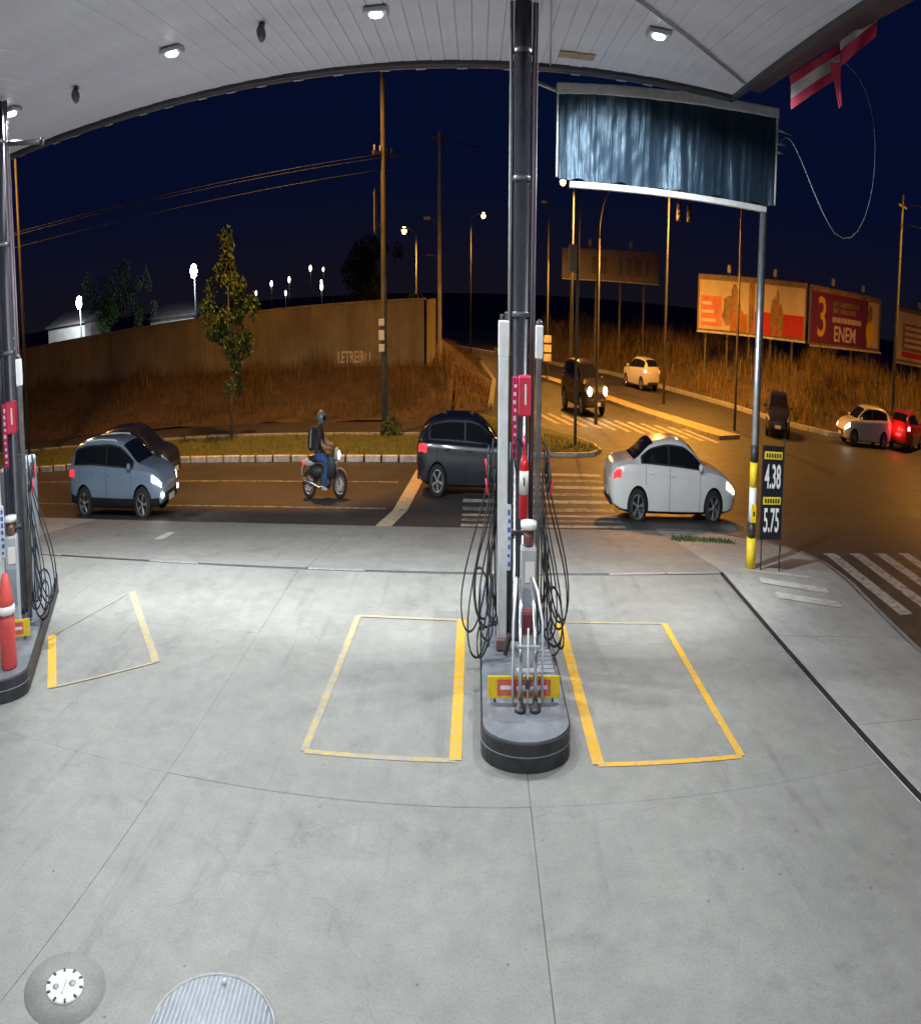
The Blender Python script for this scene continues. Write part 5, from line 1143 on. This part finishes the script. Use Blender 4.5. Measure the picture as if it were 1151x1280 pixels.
# ---- billboards
BL = {}
def billboard(label, A, B_, z0, z1, z0b, z1b, kind, nposts=5):
    A, B_ = Vector((*A, 0)), Vector((*B_, 0)); d = B_ - A; L = d.length; an = math.atan2(d.y, d.x)
    t = thing('billboard', label, 'billboard', (A.x, A.y, 0), an)
    fr_ = mat('billboard frame', (.26, .20, .14), .7, 0, .3, 2) if 'f' not in BL else BL['f']; BL['f'] = fr_
    def quad(u0, u1, f0, f1, m_, nm, dy, par):
        b = MB(); za = lambda u, f: lerp(lerp(z0, z0b, u), lerp(z1, z1b, u), f)
        vs = [(L * u0, dy, za(u0, f0)), (L * u1, dy, za(u1, f0)), (L * u1, dy, za(u1, f1)), (L * u0, dy, za(u0, f1))]
        b.add(vs + [(x, y + .02, z) for x, y, z in vs], [(0, 1, 2, 3), (7, 6, 5, 4), (0, 4, 5, 1), (1, 5, 6, 2), (2, 6, 7, 3), (3, 7, 4, 0)], m_); return b.build(nm, parent=par)
    pn = quad(0, 1, 0, 1, fr_, 'panel', .03, t)
    quad(0, 1, -.035, .0, M['kerb_white'], 'catwalk', -.25, t)
    for k in range(nposts):
        u = (k + .4) / nposts; b = MB(); b.box((L * u, .25, lerp(z0, z0b, u) / 2 + .1), (.18, .18, lerp(z0, z0b, u) + 1.4), M['wood_pole']); b.build('post', parent=t)
    for k in range(2):
        u = .28 + .42 * k; zt_ = lerp(z1, z1b, u); b = MB(); b.box((L * u, -.1, zt_ + .3), (.32, .25, .38), M['grey_plastic'], bev=.05); b.tube([(L * u, 0, zt_ - .05), (L * u, -.05, zt_ + .2)], .04, 6, M['galv_pole']); b.build('lamp_box', parent=t)
    return t, quad, L, an
cream = mat('poster cream', (.66, .56, .44), .8, 0, .15, .8); orange = mat('poster orange', (.52, .20, .04), .8, 0, .3, 1.2); redp = mat('poster red', (.60, .04, .05), .8, 0, .2, 1)
peach = mat('poster peach', (.72, .24, .16), .8, 0, .2, 1); tan = mat('poster tan', (.36, .22, .12), .8, 0, .5, 1.5); purple = mat('poster purple', (.20, .03, .17), .8, 0, .2, 1); yel = mat('poster yellow', (.85, .58, .03), .8); pinkw = mat('poster pale', (.75, .62, .60), .8)
def blob(nm, par, L, u, z, w_, h_, m_, dy, seed):
    r = random.Random(seed); pts = []
    for k in range(18): a = 2 * PI * k / 18; rr_ = r.uniform(.82, 1.12); pts.append((L * u + w_ * rr_ * math.cos(a), dy, z + h_ * rr_ * math.sin(a)))
    b = MB(); b.add(pts + [(x, y + .008, z_) for x, y, z_ in pts], [tuple(range(18)), tuple(range(18, 36))[::-1]], m_); b.build(nm, parent=par)
t, qd, L, an = billboard('billboard with cream and orange poster beside a red and cream poster', (20.4, 60), (29.9, 56.2), 2.05, 4.65, 2.25, 4.95, 'a')
pa = qd(.015, .47, .03, .90, cream, 'poster', -.01, t); pb = qd(.52, .985, .03, .90, cream, 'poster', -.01, t); qd(.47, .52, .0, .97, tan, 'divider', -.03, t)
qd(.03, .22, .10, .62, peach, 'colour_field', -.035, pa); qd(.30, .46, .04, .35, orange, 'colour_field', -.035, pa); qd(.525, .98, .04, .42, redp, 'colour_field', -.035, pb)
for k in range(3): qd(.04, .17 - .02 * k, .16 + .15 * k, .22 + .15 * k, pinkw, 'print_line', -.06, pa)
blob('figure', pa, L, .31, 3.1, .9, .75, tan, -.05, 1); blob('figure', pa, L, .34, 3.95, .35, .42, tan, -.055, 2); blob('figure', pa, L, .38, 2.75, .7, .5, orange, -.06, 3)
for u_, z_, w_, h_ in ((.70, 3.1, .32, .95), (.76, 3.0, .30, .85), (.73, 3.9, .16, .55)): blob('figure', pb, L, u_, z_, w_, h_, tan, -.05, int(u_ * 100))
t, qd, L, an = billboard('purple billboard with a big yellow number three and pale word ENEM', (30.3, 56.4), (41.0, 60.0), 2.15, 4.95, 2.3, 5.1, 'b', 4)
pa = qd(.03, .97, .04, .90, purple, 'poster', -.01, t); qd(.80, .965, .05, .895, cream, 'colour_field', -.03, pa); qd(.02, .97, .90, .96, tan, 'top_band', -.03, t)
lettering('big_numeral', '3', 2.7, yel, pa, (L * .16, -.06, 3.42), (PI / 2, 0, 0), 1.15, .02); lettering('headline', 'ENEM', 1.05, pinkw, pa, (L * .475, -.06, 2.80), (PI / 2, -.012, 0), 1.3, .02)
for z_, a_, c_, m_ in ((4.28, .30, .66, tan), (3.95, .30, .62, tan), (3.50, .30, .70, pinkw)):
    x = a_
    while x < c_: w_ = random.uniform(.012, .026); qd(x, x + w_, (z_ - .13 - 2.2) / 2.8, (z_ + .13 - 2.2) / 2.8, m_, 'print_mark', -.06, pa); x += w_ + .008
blob('figure', pa, L, .84, 3.2, .75, .75, yel, -.06, 8); blob('figure', pa, L, .83, 4.15, .42, .48, tan, -.065, 9); blob('figure', pa, L, .76, 3.3, .55, 1.0, purple, -.055, 10)
t, qd, L, an = billboard('pale billboard with dark text block right of the purple one', (42.4, 59.0), (52.5, 58.4), 2.0, 4.9, 2.0, 4.9, 'c', 4)
pa = qd(.02, .98, .04, .92, cream, 'poster', -.01, t); qd(.08, .42, .22, .72, tan, 'colour_field', -.03, pa); qd(.08, .42, .10, .2, redp, 'colour_field', -.03, pa)
for k in range(4): qd(.11, .38, .28 + .11 * k, .34 + .11 * k, pinkw, 'print_line', -.05, pa)
# big grey panel on legs further back
t, qd, L, an = billboard('faded grey purple panel on posts behind the thin poles', (9.0, 71), (19.6, 71), 3.95, 5.55, 4.05, 5.75, 'd', 4)
gp_ = mat('faded panel', (.26, .23, .25), .85, 0, .35, .5); pa = qd(.01, .99, .02, .98, gp_, 'poster', -.01, t)
for k, u in enumerate((.12, .30, .38, .58, .66, .74, .86)): qd(u, u + .035 + .02 * (k % 3), .2, .75, mat('faded mark', (.17, .14, .16), .9) if k == 0 else fm_, 'faded_letter', -.04, pa); fm_ = bpy.data.materials['faded mark']

# ---- wires
def wire(label, P, Q, sag, r_=.02, m_=None, name='power_line'):
    P, Q = Vector(P), Vector(Q); pts = [P.lerp(Q, k / 24) - Vector((0, 0, sag * 4 * (k / 24) * (1 - k / 24))) for k in range(25)]
    b = MB(); b.tube(pts, r_, 5, m_ or M['wire']); tag(b.build(name), label, 'wire', 'overhead power lines')
for k, (dz, dx) in enumerate(((0, 0), (-.05, .35), (-.45, -.1))):
    wire('sagging overhead wire running left from the tall utility pole', (-5.15 + dx, 37.4 + dx, 6.95 + dz), (-34, 29 + dx, 6.2 + dz), .35, .010)
    wire('overhead wire between the tall and the second utility pole', (-5.15 + dx, 37.4 + dx, 6.95 + dz), (-2.75 + dx, 50.3, 8.75 + dz), .25, .010)
    wire('overhead wire running right from the second utility pole', (-2.75 + dx, 50.3, 8.75 + dz), (15.1, 53 + dx, 8.7 + dz), .5, .012)
wire('dim wire from dark utility pole off to the right', (33.2, 46.2, 8.8), (40, 20, 9.5), .5, .02); wire('lower dim wire from dark utility pole off to the right', (33.2, 46.2, 8.0), (40, 18, 7.6), .5, .02)
